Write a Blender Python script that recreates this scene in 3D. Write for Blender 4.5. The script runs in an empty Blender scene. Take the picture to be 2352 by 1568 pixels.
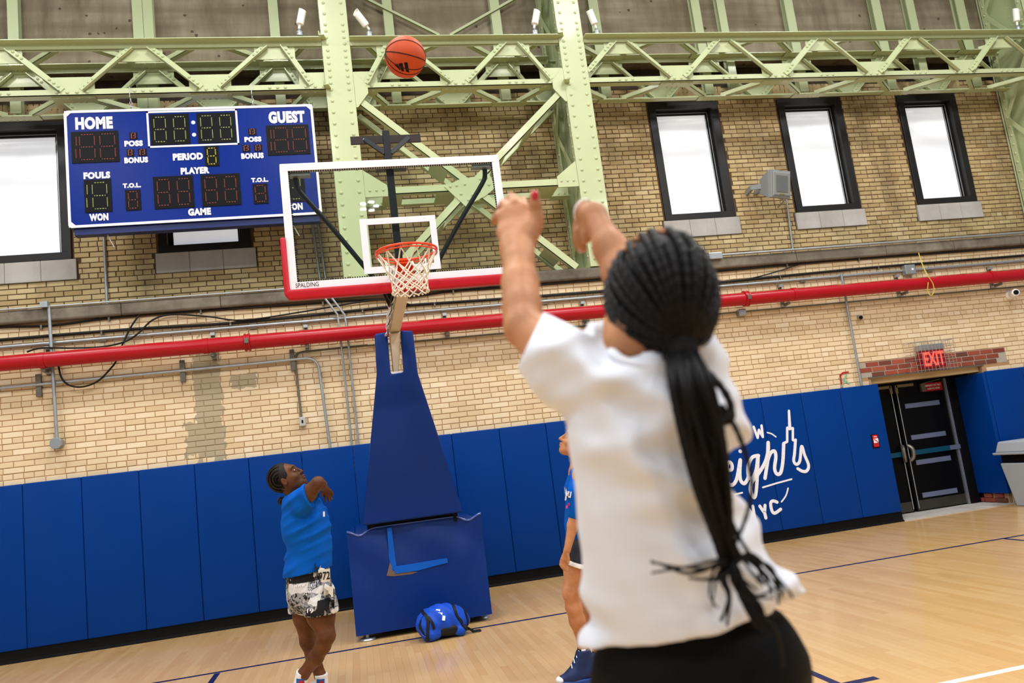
import bpy, bmesh, math, random
import numpy as np
from mathutils import Vector, Matrix
random.seed(7); RNG = np.random.default_rng(7)
S = bpy.context.scene
COL = S.collection
# ------------------------------------------------------------------ camera, world, lights, exposure
cd = bpy.data.cameras.new('camera'); cam = bpy.data.objects.new('camera', cd); COL.objects.link(cam); S.camera = cam
CAM = Vector((3.6659, -9.9048, 1.5243))
def cam_axes(yaw, pitch, roll):
    f = Vector((math.sin(yaw)*math.cos(pitch), math.cos(yaw)*math.cos(pitch), math.sin(pitch)))
    r = Vector((math.cos(yaw), -math.sin(yaw), 0)); u = r.cross(f)
    return r*math.cos(roll)+u*math.sin(roll), u*math.cos(roll)-r*math.sin(roll), f
CR, CU, CF = cam_axes(.212, .1457, -.1247)
cam.matrix_world = Matrix(((CR.x, CU.x, -CF.x, CAM.x), (CR.y, CU.y, -CF.y, CAM.y), (CR.z, CU.z, -CF.z, CAM.z), (0, 0, 0, 1)))
cd.sensor_width = 36; cd.lens = 27.626; cd.clip_end = 100; cd.clip_start = .05
cd.dof.use_dof = True; cd.dof.focus_distance = 6.3; cd.dof.aperture_fstop = 2.8
W = bpy.data.worlds.new('world'); S.world = W; W.use_nodes = True
W.node_tree.nodes['Background'].inputs[0].default_value = (.86, .94, 1, 1)
W.node_tree.nodes['Background'].inputs[1].default_value = .5
S.view_settings.view_transform = 'Standard'; S.view_settings.look = 'None'; S.view_settings.gamma = 1
S.view_settings.exposure = -0.68; S.view_settings.use_curve_mapping = False
def area(name, loc, size, power, col=(1, .985, .965), rot=(0, 0, 0), sy=None):
    l = bpy.data.lights.new(name, 'AREA'); l.energy = power; l.color = col; l.size = size
    if sy: l.shape = 'RECTANGLE'; l.size_y = sy
    o = bpy.data.objects.new(name, l); o.location = loc; o.rotation_euler = rot; COL.objects.link(o); return o
for i, x in enumerate((-1.5, 3.2, 8.0, 12.8)):
    for j, y in enumerate((-3.6, -9.0, -15.0)):
        area('high_bay_light', (x, y, 9.6), 1.3, 400 if j == 0 else 440)
area('side_daylight', (-9, -12, 5.5), 7, 420, (.93, .97, 1), (math.radians(70), 0, math.radians(-58)))
# ------------------------------------------------------------------ helpers
def srgb(h):
    if isinstance(h, str):
        h = h.lstrip('#'); c = [int(h[i:i+2], 16)/255 for i in (0, 2, 4)]
    else: c = [v/255 for v in h]
    return tuple(v/12.92 if v <= .04045 else ((v+.055)/1.055)**2.4 for v in c)+(1,)
def tag(o, label=None, cat=None, group=None, kind=None):
    for k, v in (('label', label), ('category', cat), ('group', group), ('kind', kind)):
        if v: o[k] = v
    return o
class NT:
    def __init__(s, name):
        s.m = bpy.data.materials.new(name); s.m.use_nodes = True; s.t = s.m.node_tree; s.n = s.t.nodes
        s.b = s.n['Principled BSDF']; s.out = s.n['Material Output']
    def new(s, t, **kw):
        n = s.n.new(t)
        for k, v in kw.items(): setattr(n, k, v)
        return n
    def link(s, a, b): s.t.links.new(a, b)
    def val(s, sock, v):
        if hasattr(v, 'is_linked') or hasattr(v, 'links'): s.link(v, sock)
        else: sock.default_value = v
    def math(s, op, a, b=0.0, c=None, clamp=False):
        n = s.new('ShaderNodeMath', operation=op, use_clamp=clamp); s.val(n.inputs[0], a); s.val(n.inputs[1], b)
        if c is not None: s.val(n.inputs[2], c)
        return n.outputs[0]
    def mix(s, f, a, b, mode='MIX'):
        n = s.new('ShaderNodeMix', data_type='RGBA', blend_type=mode); s.val(n.inputs[0], f); s.val(n.inputs[6], a); s.val(n.inputs[7], b); return n.outputs[2]
    def pos(s): return s.new('ShaderNodeNewGeometry').outputs['Position']
    def obj(s): return s.new('ShaderNodeTexCoord').outputs['Object']
    def noise(s, vec, scale=5, detail=3, rough=.5, sc=None, dist=0):
        if sc:
            mp = s.new('ShaderNodeMapping'); s.link(vec, mp.inputs[0]); mp.inputs['Scale'].default_value = sc; vec = mp.outputs[0]
        n = s.new('ShaderNodeTexNoise'); s.link(vec, n.inputs['Vector']); n.inputs['Scale'].default_value = scale
        n.inputs['Detail'].default_value = detail; n.inputs['Roughness'].default_value = rough; n.inputs['Distortion'].default_value = dist
        return n.outputs['Fac']
    def ramp(s, f, *stops):
        n = s.new('ShaderNodeValToRGB'); s.link(f, n.inputs[0]); e = n.color_ramp.elements
        while len(e) < len(stops): e.new(.5)
        for q, (p, c) in zip(e, stops): q.position = p; q.color = c if len(c) == 4 else (*c, 1)
        return n.outputs[0]
    def rnd(s):
        o = s.new('ShaderNodeObjectInfo').outputs['Random']; g = s.new('ShaderNodeNewGeometry').outputs['Random Per Island']
        return s.math('FRACT', s.math('ADD', o, g))
    def bump(s, h, strength=.2, dist=.01):
        n = s.new('ShaderNodeBump'); n.inputs['Strength'].default_value = strength; n.inputs['Distance'].default_value = dist
        s.link(h, n.inputs['Height']); s.link(n.outputs[0], s.b.inputs['Normal'])
    def col(s, c): s.val(s.b.inputs['Base Color'], c)
def mat(name, c, rough=.5, metal=0, var=.12, vs=6, bump=0, bs=60, coat=0, isl=0, sss=0, emit=None, es=1, bd=.01, sheen=0, spec=.3):
    k = NT(name); c = srgb(c); p = k.obj()
    f = k.noise(p, vs, 4)
    lo = tuple(v*(1-var) for v in c[:3])+(1,); hi = tuple(min(1, v*(1+var)) for v in c[:3])+(1,)
    o = k.mix(f, lo, hi)
    if isl:
        g = k.math('MULTIPLY_ADD', k.rnd(), 2*isl, 1-isl)
        n = k.new('ShaderNodeVectorMath', operation='SCALE'); k.link(o, n.inputs[0]); k.link(g, n.inputs['Scale']); o = n.outputs[0]
    k.col(o); k.b.inputs['Roughness'].default_value = rough; k.b.inputs['Metallic'].default_value = metal; k.b.inputs['Specular IOR Level'].default_value = spec
    if coat: k.b.inputs['Coat Weight'].default_value = coat; k.b.inputs['Coat Roughness'].default_value = .08
    if sss: k.b.inputs['Subsurface Weight'].default_value = sss; k.b.inputs['Subsurface Radius'].default_value = (.02, .008, .004); k.b.inputs['Subsurface Scale'].default_value = .5
    if sheen: k.b.inputs['Sheen Weight'].default_value = sheen; k.b.inputs['Sheen Roughness'].default_value = .5
    if bump: k.bump(k.noise(p, bs, 3), bump, bd)
    if emit: k.b.inputs['Emission Color'].default_value = srgb(emit); k.b.inputs['Emission Strength'].default_value = es
    return k.m
def vv(a): return Vector(a)
# the storey above the ledge stands back from the lower wall: its shapes are scaled up about the camera position
CAM_SCALED = [False]
def scale_from_cam(p): return Vector((1.08*p[0]-.293, 1.08*p[1]+.792, 1.08*p[2]-.122))
class MB:
    """collects shapes into one mesh"""
    def __init__(s): s.v = []; s.f = []; s.mi = []
    def add(s, vs, fs, m=0):
        o = len(s.v); s.v += [tuple(x) for x in vs]; s.f += [tuple(i+o for i in f) for f in fs]; s.mi += [m]*len(fs); return s
    def box(s, c, d, m=0, R=None, open_back=False):
        c = vv(c); h = [x/2 for x in d]
        vs = [Vector((x*h[0], y*h[1], z*h[2])) for x in (-1, 1) for y in (-1, 1) for z in (-1, 1)]
        if R: vs = [R @ v for v in vs]
        fs = [(0, 1, 3, 2), (4, 6, 7, 5), (0, 4, 5, 1), (2, 3, 7, 6), (0, 2, 6, 4), (1, 5, 7, 3)]
        return s.add([v+c for v in vs], fs, m)
    def lohi(s, lo, hi, m=0): return s.box([(a+b)/2 for a, b in zip(lo, hi)], [b-a for a, b in zip(lo, hi)], m)
    def bar(s, p0, p1, w, h, up=(0, 0, 1), m=0):
        p0 = vv(p0); p1 = vv(p1); z = (p1-p0); L = z.length; z.normalize(); x = vv(up).cross(z)
        if x.length < 1e-5: x = Vector((1, 0, 0)).cross(z)
        x.normalize(); y = z.cross(x); R = Matrix((x, y, z)).transposed()
        return s.box((p0+p1)/2, (w, h, L), m, R)
    def tube(s, pts, r, n=8, m=0, cap=True, closed=False):
        pts = [vv(p) for p in pts]; N = len(pts); rr = r if isinstance(r, (list, tuple, np.ndarray)) else [r]*N
        prev = None; vs = []; fs = []
        for i, p in enumerate(pts):
            if closed: t = pts[(i+1) % N]-pts[i-1]
            else: t = pts[min(i+1, N-1)]-pts[max(i-1, 0)]
            t.normalize()
            if prev is None:
                a = Vector((0, 0, 1)) if abs(t.z) < .9 else Vector((1, 0, 0)); x = a.cross(t).normalized()
            else:
                x = prev-t*prev.dot(t); x = x.normalized() if x.length > 1e-6 else Vector((1, 0, 0)).cross(t).normalized()
            prev = x; y = t.cross(x)
            for k in range(n):
                a = 2*math.pi*k/n; vs.append(p+(x*math.cos(a)+y*math.sin(a))*rr[i])
        M = N if closed else N-1
        for i in range(M):
            j = (i+1) % N
            for k in range(n): fs.append((i*n+k, i*n+(k+1) % n, j*n+(k+1) % n, j*n+k))
        if cap and not closed: fs += [tuple(range(n-1, -1, -1)), tuple((N-1)*n+k for k in range(n))]
        return s.add(vs, fs, m)
    def prism(s, poly, d, m=0):
        """3-D polygon extruded along d"""
        d = vv(d); a = [vv(p) for p in poly]; n = len(a)
        nor = sum(((a[i]-a[0]).cross(a[(i+1) % n]-a[0]) for i in range(1, n)), Vector())
        if nor.dot(d) > 0: a.reverse()
        return s.add(a+[p+d for p in a], [tuple(range(n)), tuple(range(2*n-1, n-1, -1))]+[(i, i+n, (i+1) % n+n, (i+1) % n) for i in range(n)], m)
    def dome(s, c, nrm, r, m=0, n=6, h=.6):
        c = vv(c); nrm = vv(nrm).normalized(); x = nrm.orthogonal().normalized(); y = nrm.cross(x); vs = []
        for q, hh in ((1, 0), (.75, h*.65)):
            for k in range(n):
                a = 2*math.pi*k/n; vs.append(c+(x*math.cos(a)+y*math.sin(a))*r*q+nrm*r*hh)
        vs.append(c+nrm*r*h)
        fs = [(k, (k+1) % n, n+(k+1) % n, n+k) for k in range(n)]+[(n+k, n+(k+1) % n, 2*n) for k in range(n)]
        return s.add(vs, fs, m)
    def ball(s, c, r, m=0, u=12, w=8):
        c = vv(c); r = (r, r, r) if not isinstance(r, (tuple, list)) else r; vs = []; fs = []
        for j in range(1, w):
            t = math.pi*j/w
            for k in range(u): a = 2*math.pi*k/u; vs.append(c+Vector((r[0]*math.sin(t)*math.cos(a), r[1]*math.sin(t)*math.sin(a), r[2]*math.cos(t))))
        vs += [c+Vector((0, 0, r[2])), c-Vector((0, 0, r[2]))]; T = len(vs)-2
        for j in range(w-2):
            for k in range(u): fs.append((j*u+k, (j+1)*u+k, (j+1)*u+(k+1) % u, j*u+(k+1) % u))
        for k in range(u): fs.append((T, k, (k+1) % u)); fs.append((T+1, (w-2)*u+(k+1) % u, (w-2)*u+k))
        return s.add(vs, fs, m)
    def lathe(s, prof, c, axis=(0, 0, 1), n=20, m=0):
        c = vv(c); ax = vv(axis).normalized(); x = ax.orthogonal().normalized(); y = ax.cross(x); vs = []; fs = []
        for r, h in prof:
            for k in range(n): a = 2*math.pi*k/n; vs.append(c+ax*h+(x*math.cos(a)+y*math.sin(a))*max(r, 1e-4))
        for i in range(len(prof)-1):
            for k in range(n): fs.append((i*n+k, i*n+(k+1) % n, (i+1)*n+(k+1) % n, (i+1)*n+k))
        fs += [tuple(range(n-1, -1, -1)), tuple((len(prof)-1)*n+k for k in range(n))]
        return s.add(vs, fs, m)
    def mesh(s, name, mats, smooth=None, bevel=0, seg=2):
        me = bpy.data.meshes.new(name); me.from_pydata([scale_from_cam(v) for v in s.v] if CAM_SCALED[0] else s.v, [], s.f)
        for m in (mats if isinstance(mats, (list, tuple)) else [mats]): me.materials.append(m)
        me.polygons.foreach_set('material_index', s.mi)
        if bevel:
            bm = bmesh.new(); bm.from_mesh(me); bmesh.ops.remove_doubles(bm, verts=bm.verts, dist=1e-5)
            bmesh.ops.bevel(bm, geom=[e for e in bm.edges if len(e.link_faces) == 2 and e.calc_face_angle(0) > .6], offset=bevel, segments=seg, profile=.5, affect='EDGES', clamp_overlap=True)
            bm.to_mesh(me); bm.free()
        if smooth is not None:
            me.shade_smooth()
            if smooth < 180: me.set_sharp_from_angle(angle=math.radians(smooth))
        me.update(); return me
    def build(s, name, mats, parent=None, smooth=None, bevel=0, seg=2, kind=None):
        return link(name, s.mesh(name, mats, smooth, bevel, seg), parent, kind)
def link(name, me, parent=None, kind=None, loc=None):
    o = bpy.data.objects.new(name, me); COL.objects.link(o)
    if parent is not None:
        o.parent = parent; o.matrix_parent_inverse = Matrix.Translation(parent.location).inverted()
    if kind: o['kind'] = kind
    return o
def thing(name, label, cat, loc=(0, 0, 0), group=None):
    o = bpy.data.objects.new(name, None); o.location = scale_from_cam(loc) if CAM_SCALED[0] else loc; o.empty_display_size = .1; COL.objects.link(o)
    return tag(o, label, cat, group)
def struct(name, mb, m, parent=None, **kw):
    o = mb.build(name, m, parent, **kw); o['kind'] = 'structure'; return o
def inview(p, m=.02):
    d = vv(p)-CAM; z = d.dot(CF)
    if z < .2: return False
    x = d.dot(CR)/z*1804.92/2352; y = d.dot(CU)/z*1804.92/1568
    return abs(x) < .5+m and abs(y) < .5+m
def text(s, c, h, m, parent, name='lettering', right=(1, 0, 0), up=(0, 0, 1), w=None, bold=.0, depth=.003, align='CENTER', shear=0, space=1):
    """flat raised lettering, centred on c, cap height h (and total width w)"""
    cu = bpy.data.curves.new(name, 'FONT'); cu.body = s; cu.align_x = align; cu.align_y = 'CENTER'; cu.size = 1; cu.offset = bold; cu.extrude = .0; cu.shear = shear; cu.space_character = space; cu.resolution_u = 3
    o = bpy.data.objects.new('tmp', cu); COL.objects.link(o)
    dg = bpy.context.evaluated_depsgraph_get(); me = bpy.data.meshes.new_from_object(o.evaluated_get(dg)); bpy.data.objects.remove(o); bpy.data.curves.remove(cu)
    n = len(me.vertices); a = np.empty(n*3); me.vertices.foreach_get('co', a); a = a.reshape(-1, 3)
    lo, hi = a.min(0), a.max(0); sz = hi-lo; sy = h/sz[1]; sx = w/sz[0] if w else sy
    ctr = (lo+hi)/2; r = np.array(vv(right).normalized()); u = np.array(vv(up).normalized()); nr = np.cross(r, u)
    pts = np.array(vv(c))+np.outer((a[:, 0]-ctr[0])*sx, r)+np.outer((a[:, 1]-ctr[1])*sy, u)+nr*depth
    if CAM_SCALED[0]: pts = pts*1.08+np.array((-.293, .792, -.122))  # upper lettering gets the same scaling about the camera
    me.vertices.foreach_set('co', pts.ravel()); me.materials.clear(); me.materials.append(m); me.update()
    return link(name, me, parent)
def ribbon(mb, pts, w, up, m=0, n=8, th=.002):
    """flat painted stroke with round ends along pts, lying in the plane with normal up"""
    up = vv(up).normalized(); pts = [vv(p) for p in pts]
    for a, b in zip(pts, pts[1:]):
        d = (b-a)
        if d.length < 1e-6: continue
        d.normalize(); sd = d.cross(up)*w/2; mb.prism([a+sd, b+sd, b-sd, a-sd], up*(th+len(mb.v)*4e-6), m)
    for p in pts:
        x = up.orthogonal().normalized(); y = up.cross(x)
        mb.prism([p+(x*math.cos(2*math.pi*k/n)+y*math.sin(2*math.pi*k/n))*w/2 for k in range(n)], up*(th+len(mb.v)*4e-6), m)
def spline(pts, n=6, closed=False):
    P = [vv(p) for p in pts]; N = len(P); out = []
    for i in range(N if closed else N-1):
        p0, p1, p2, p3 = (P[(i-1) % N], P[i], P[(i+1) % N], P[(i+2) % N]) if closed else (P[max(i-1, 0)], P[i], P[i+1], P[min(i+2, N-1)])
        for k in range(n):
            t = k/n; out.append(.5*((2*p1)+(p2-p0)*t+(2*p0-5*p1+4*p2-p3)*t*t+(3*p1-p0-3*p2+p3)*t**3))
    if not closed: out.append(P[-1])
    return out
# ------------------------------------------------------------------ materials of the hall
def brick_mat(name, cols, grime, gscale, streak, rough=.85, patch=False, high=False):
    k = NT(name); p = k.pos(); r = k.rnd()
    c = k.ramp(r, *[(i/(len(cols)-1), srgb(x)) for i, x in enumerate(cols)])
    n = k.noise(p, 38, 4, .6)
    c = k.mix(k.math('MULTIPLY', n, .14), c, srgb('#a08a66'), 'MULTIPLY')
    g = k.noise(p, gscale, 5, .65, sc=(1, 1, streak))
    g = k.ramp(g, (.45, (0, 0, 0)), (.72, (1, 1, 1)))
    if high: s_ = k.new('ShaderNodeSeparateXYZ'); k.link(p, s_.inputs[0]); g = k.math('MULTIPLY_ADD', g, .8, k.math('MULTIPLY', k.math('SUBTRACT', s_.outputs[2], 4.3), .16, clamp=True), clamp=True)
    c = k.mix(k.math('MULTIPLY', g, grime), c, srgb('#3f3020'))
    if patch: c = smear(k, p, c)
    k.col(c); k.b.inputs['Roughness'].default_value = rough
    k.bump(k.noise(p, 160, 4, .6), .35, .004)
    return k.m
def smear(k, p, c):
    """grey cement smear: a column and a blot to its right"""
    sx = k.new('ShaderNodeSeparateXYZ'); k.link(p, sx.inputs[0])
    w = k.noise(p, 9, 4, .6, dist=.4)
    def blot(x0, z0, hx, hz):
        a = k.math('DIVIDE', k.math('ABSOLUTE', k.math('SUBTRACT', sx.outputs[0], x0)), hx)
        b = k.math('DIVIDE', k.math('ABSOLUTE', k.math('SUBTRACT', sx.outputs[2], z0)), hz)
        d = k.math('ADD', k.math('MAXIMUM', a, b), k.math('MULTIPLY_ADD', w, 1.3, -.65))
        return k.math('LESS_THAN', d, .95)
    m = k.math('MAXIMUM', blot(2.02, 2.6, .17, .75), k.math('MAXIMUM', blot(2.44, 2.84, .16, .09), blot(1.95, 2.2, .22, .2)))
    return k.mix(k.math('MULTIPLY', m, .8), c, srgb('#9a8e74'))
M = {}
M['brick_low'] = brick_mat('brick_low', ['#d6bd94', '#e2cca6', '#e8d3ae', '#dfc79e', '#ecdaba', '#dac29a', '#e6d0aa'], .10, 1.3, .5, patch=True)
M['brick_up'] = brick_mat('brick_up', ['#b89d6c', '#ccb484', '#c2a978', '#d6c092', '#b09464', '#c8ae7c'], .62, 1.7, .35, high=True)
M['brick_red'] = brick_mat('brick_red', ['#7d3527', '#9b4633', '#8c3d2c', '#5f3a2c', '#a8553d', '#944030'], .2, 3, 1)
def mortar_mat():
    k = NT('mortar'); p = k.pos(); sx = k.new('ShaderNodeSeparateXYZ'); k.link(p, sx.inputs[0])
    up = k.math('GREATER_THAN', sx.outputs[2], 3.83)
    c = k.mix(up, srgb('#a98560'), srgb('#55402a')); c = smear(k, p, c)
    k.col(k.mix(k.noise(p, 60, 3), c, srgb('#6a5138'), 'MIX') if False else c); k.b.inputs['Roughness'].default_value = .95
    k.bump(k.noise(p, 200, 3), .4, .004); return k.m
M['mortar'] = mortar_mat()
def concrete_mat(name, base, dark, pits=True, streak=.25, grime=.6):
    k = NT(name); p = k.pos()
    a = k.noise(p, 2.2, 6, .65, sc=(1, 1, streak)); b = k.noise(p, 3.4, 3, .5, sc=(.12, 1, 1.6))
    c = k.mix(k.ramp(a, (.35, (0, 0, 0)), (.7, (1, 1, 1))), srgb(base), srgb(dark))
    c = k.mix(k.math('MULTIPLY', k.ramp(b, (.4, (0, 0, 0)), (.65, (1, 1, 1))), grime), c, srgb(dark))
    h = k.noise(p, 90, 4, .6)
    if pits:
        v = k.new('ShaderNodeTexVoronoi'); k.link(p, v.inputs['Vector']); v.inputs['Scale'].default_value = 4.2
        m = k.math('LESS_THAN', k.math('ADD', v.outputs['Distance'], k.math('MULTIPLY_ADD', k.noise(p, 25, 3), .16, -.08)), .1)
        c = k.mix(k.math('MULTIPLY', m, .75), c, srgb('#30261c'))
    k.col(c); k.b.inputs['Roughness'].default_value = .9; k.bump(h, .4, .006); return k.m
M['concrete'] = concrete_mat('concrete', '#a2967e', '#62563f')
M['stone'] = concrete_mat('stone', '#bdb8b2', '#a19a93', False, .6, .3)
M['ledge'] = concrete_mat('ledge', '#8b8272', '#4e463a', False, 1, .5)
M['steel'] = mat('steel_paint', '#b9c296', .4, 0, .1, 2.2, .06, 30, coat=.15)
M['black_paint'] = mat('black_paint', '#0e0e0f', .45, 0, .2, 5, spec=.12)
M['frame_black'] = mat('window_frame_paint', '#1f1d1c', .45, 0, .2, 4)
M['alu'] = mat('aluminium', '#b9bdc0', .35, .8, .1, 8)
M['conduit'] = mat('galvanised_conduit', '#a2a6a8', .42, .65, .18, 14)
M['zinc'] = mat('zinc_bracket', '#6e6a5e', .55, .5, .35, 30)
M['cable'] = mat('black_cable', '#1c1916', .6, 0, .2, 9)
def pipe_mat():
    k = NT('red_pipe'); p = k.pos(); g = k.new('ShaderNodeNewGeometry').outputs['Normal']; s = k.new('ShaderNodeSeparateXYZ'); k.link(g, s.inputs[0])
    n = k.noise(p, 3, 5, .6, sc=(1, 1, 1))
    dust = k.ramp(k.math('ADD', s.outputs[2], k.math('MULTIPLY_ADD', n, .9, -.5)), (.72, (0, 0, 0)), (.95, (1, 1, 1)))
    k.col(k.mix(k.math('MULTIPLY', dust, .6), srgb('#a80a1b'), srgb('#a8846a'))); k.b.inputs['Roughness'].default_value = .3
    k.b.inputs['Specular IOR Level'].default_value = .3; return k.m
M['red_pipe'] = pipe_mat()
def vinyl(name, c, bump=.05, rough=.38, wr=0, spec=.16):
    k = NT(name); p = k.obj(); c = srgb(c)
    n = k.noise(p, 1.1, 3)
    k.col(k.mix(n, tuple(v*.88 for v in c[:3])+(1,), tuple(v*1.1 for v in c[:3])+(1,))); k.b.inputs['Roughness'].default_value = rough; k.b.inputs['Specular IOR Level'].default_value = spec
    h = k.noise(p, 420, 2)
    if wr: h = k.math('ADD', k.math('MULTIPLY', h, .15), k.math('MULTIPLY', k.noise(p, 4, 3, .5, sc=(1, 1, .45), dist=.6), wr))
    k.bump(h, bump, .01 if not wr else .05); return k.m
M['pad'] = vinyl('pad_vinyl', '#01357f', spec=.09)
M['pad_hoop'] = vinyl('hoop_vinyl', '#012c76', .35, .22, .5, .2)
M['pad_seam'] = mat('pad_seam', '#3f74c4', .4, 0, .1, 5)
M['white_paint'] = mat('white_paint', '#eceaf0', .4, 0, .04, 5)
M['white_ink'] = mat('white_ink', '#e9e6ea', .6, 0, .03, 5)
M['navy_paint'] = mat('navy_paint', '#171d4a', .35, 0, .1, 5)
def floor_mat():
    k = NT('maple_plank'); p = k.pos(); r = k.rnd()
    c = k.ramp(r, (0, srgb('#caa066')), (.3, srgb('#d0a86e')), (.55, srgb('#d4ae75')), (.8, srgb('#d6b27c')), (1, srgb('#cca36a')))
    g = k.noise(p, 7, 5, .6, sc=(14, .9, 1))
    c = k.mix(k.math('MULTIPLY', g, .4), c, srgb('#b98a55'))
    big = k.noise(p, .8, 3)
    c = k.mix(k.math('MULTIPLY', k.ramp(big, (.45, (0, 0, 0)), (.75, (1, 1, 1))), .35), c, srgb('#c9a877'))
    k.col(c); k.b.inputs['Roughness'].default_value = .3
    k.val(k.b.inputs['Roughness'], k.math('MULTIPLY_ADD', k.noise(p, 3, 4), .12, .19))
    k.b.inputs['Specular IOR Level'].default_value = .5; k.b.inputs['Coat Weight'].default_value = .25; k.b.inputs['Coat Roughness'].default_value = .12
    k.bump(k.noise(p, 2.2, 2), .03, .02); return k.m
M['floor'] = floor_mat()
M['floor_gap'] = mat('floor_gap', '#6b4a2a', .7)
def pane_mat():
    k = NT('frosted_pane'); p = k.pos(); n = k.noise(p, .8, 2, .5, sc=(1, 1, 1))
    k.col((.8, .82, .85, 1)); k.b.inputs['Roughness'].default_value = .45
    c = k.ramp(n, (.3, (.62, .64, .72)), (.5, (.86, .88, .93)), (.7, (.97, .98, 1)))
    k.link(c, k.b.inputs['Emission Color']); k.b.inputs['Emission Strength'].default_value = .78; return k.m
M['pane'] = pane_mat()
# ------------------------------------------------------------------ floor
X0, X1 = -4.0, 17.0
fl = MB(); fl.lohi((X0, -13, -.12), (X1, .0, -.002)); fl.lohi((10.8, 0, -.12), (12.9, .8, -.002))
floor = struct('floor', fl, M['floor_gap'])
def plank_shape(x, y0, y1, w=.0565):
    return [(x, y0, 0), (x+w, y0, 0), (x+w, y1, 0), (x, y1, 0), (x-.0003, y0, -.003), (x+w+.0003, y0, -.003), (x+w+.0003, y1, -.003), (x-.0003, y1, -.003)]
PF = [(0, 1, 2, 3), (4, 5, 1, 0), (5, 6, 2, 1), (6, 7, 3, 2), (7, 4, 0, 3)]
planks = []
x = X0
while x < X1-.06:
    y = -13+random.random()*1.2-1
    while y < -.005:
        L = random.choice((.45, .6, .75, .9, 1.1, 1.4)); y1 = min(y+L, -.004)
        if y1 > -13 and y1-max(y, -13) > .02: planks.append((x, max(y, -13)+.0006, y1-.0006))
        y += L
    x += .0572
def pk(p):
    c = (p[0]+.028, (p[1]+p[2])/2, 0); d = (vv(c)-CAM).length
    return d if inview(c, 0) and c[0] > 6.05 else (d+6 if inview(c, 0) else 99+d)
planks.sort(key=pk)
for p in planks[:300]:
    b = MB().add([(q[0]-p[0], q[1]-p[1], q[2]) for q in plank_shape(*p)], PF)
    o = link('plank', b.mesh('plank', M['floor']), floor); o.location = (p[0], p[1], 0)
b = MB()
for p in planks[300:]: b.add(plank_shape(*p), PF)
b.build('plank', M['floor'], floor, kind='stuff')
def line(pts, w, m=M['navy_paint']):
    b = MB()
    for a, c in zip(pts, pts[1:]): b.bar((a[0], a[1], .0004), (c[0], c[1], .0004), .0012, w, (0, 0, 1))
    return b
for pts, w, m in (([(X0, -2.29), (X1, -2.27)], .05, 'navy_paint'), ([(2.33, -2.32), (2.33, -9)], .05, 'navy_paint'), ([(6.28, -2.32), (6.28, -9)], .05, 'navy_paint'),
                  ([(6.31, -5.54), (6.52, -5.54)], .06, 'navy_paint'), ([(6.62, -5.83), (16, -5.83)], .05, 'white_paint'), ([(10.47, -2.3), (10.47, -9)], .05, 'navy_paint')):
    b = MB()
    for a, c in zip(pts, pts[1:]):
        if a[1] == c[1] or abs(a[1]-c[1]) < .1: b.prism([(a[0], a[1]-w/2, .0002), (c[0], c[1]-w/2, .0002), (c[0], c[1]+w/2, .0002), (a[0], a[1]+w/2, .0002)], (0, 0, .0008))
        else: b.prism([(a[0]-w/2, a[1], .0002), (c[0]-w/2, c[1], .0002), (c[0]+w/2, c[1], .0002), (a[0]+w/2, a[1], .0002)], (0, 0, .0008))
    b.build('painted_line', M[m], floor)
# ------------------------------------------------------------------ back wall
WZ0, WZ1 = 4.49, 6.24
WIN = [(-.47, .60), (1.57, 2.65), (8.18, 9.24), (10.21, 11.26), (12.24, 13.27)]
wl = MB()
def slab(x0, x1, z0, z1): wl.lohi((x0, 0, z0), (x1, .3, z1))
slab(X0, 10.9, 0, 2.04); slab(12.75, X1, 0, 2.04); slab(X0, X1, 2.04, 3.75)
wall = struct('wall_back', wl, M['mortar']); wl = MB(); CAM_SCALED[0] = True
slab(X0, X1, 3.68, WZ0)
e = X0
for a, c in WIN: slab(e, a, WZ0, WZ1); e = c
slab(e, X1, WZ0, WZ1); slab(X0, X1, WZ1, 6.46); wl.lohi((X0, .30, 6.46), (X1, .5, 9.2))
wall_up = struct('wall_back_upper', wl, M['mortar']); CAM_SCALED[0] = False
def brick_v(x, z, w, h, p, mb, tw=0):
    """front of one brick: chamfered box proud of the mortar"""
    c = .004; y = -p
    o = [(x, .002, z), (x+w, .002, z), (x+w, .002, z+h), (x, .002, z+h)]
    i = [(x+c, y+tw, z+c), (x+w-c, y-tw, z+c), (x+w-c, y-tw, z+h-c), (x+c, y+tw, z+h-c)]
    mi = [(x, y*.55, z), (x+w, y*.55, z), (x+w, y*.55, z+h), (x, y*.55, z+h)]
    mb.add(o+mi+i, [(8, 9, 10, 11)]+[(j, (j+1) % 4, 4+(j+1) % 4, 4+j) for j in range(4)]+[(4+j, 4+(j+1) % 4, 8+(j+1) % 4, 8+j) for j in range(4)])
RED = [(10.98, 13.02, 2.085, 2.16), (10.72, 13.26, 2.145, 2.29)]
HOLES = [(a-.02, c+.02, WZ0-.02, WZ1+.02) for a, c in WIN]+[(a-.05, c+.06, 4.235, 4.49) for a, c in WIN]+[(10.86, 12.8, 0, 2.05), (10.74, 13.2, 2.0, 2.235)]
def clip(x0, x1, z0, z1):
    """cut a brick against the holes (in x)"""
    seg = [(x0, x1)]
    for a, b_, c, d in HOLES:
        if z1 <= c+.012 or z0 >= d-.012: continue
        n = []
        for s0, s1 in seg:
            if s1 <= a or s0 >= b_: n.append((s0, s1)); continue
            if s0 < a: n.append((s0, a-.006))
            if s1 > b_: n.append((b_+.006, s1))
        seg = n
    return [q for q in seg if q[1]-q[0] > .025]
bricks = []
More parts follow.
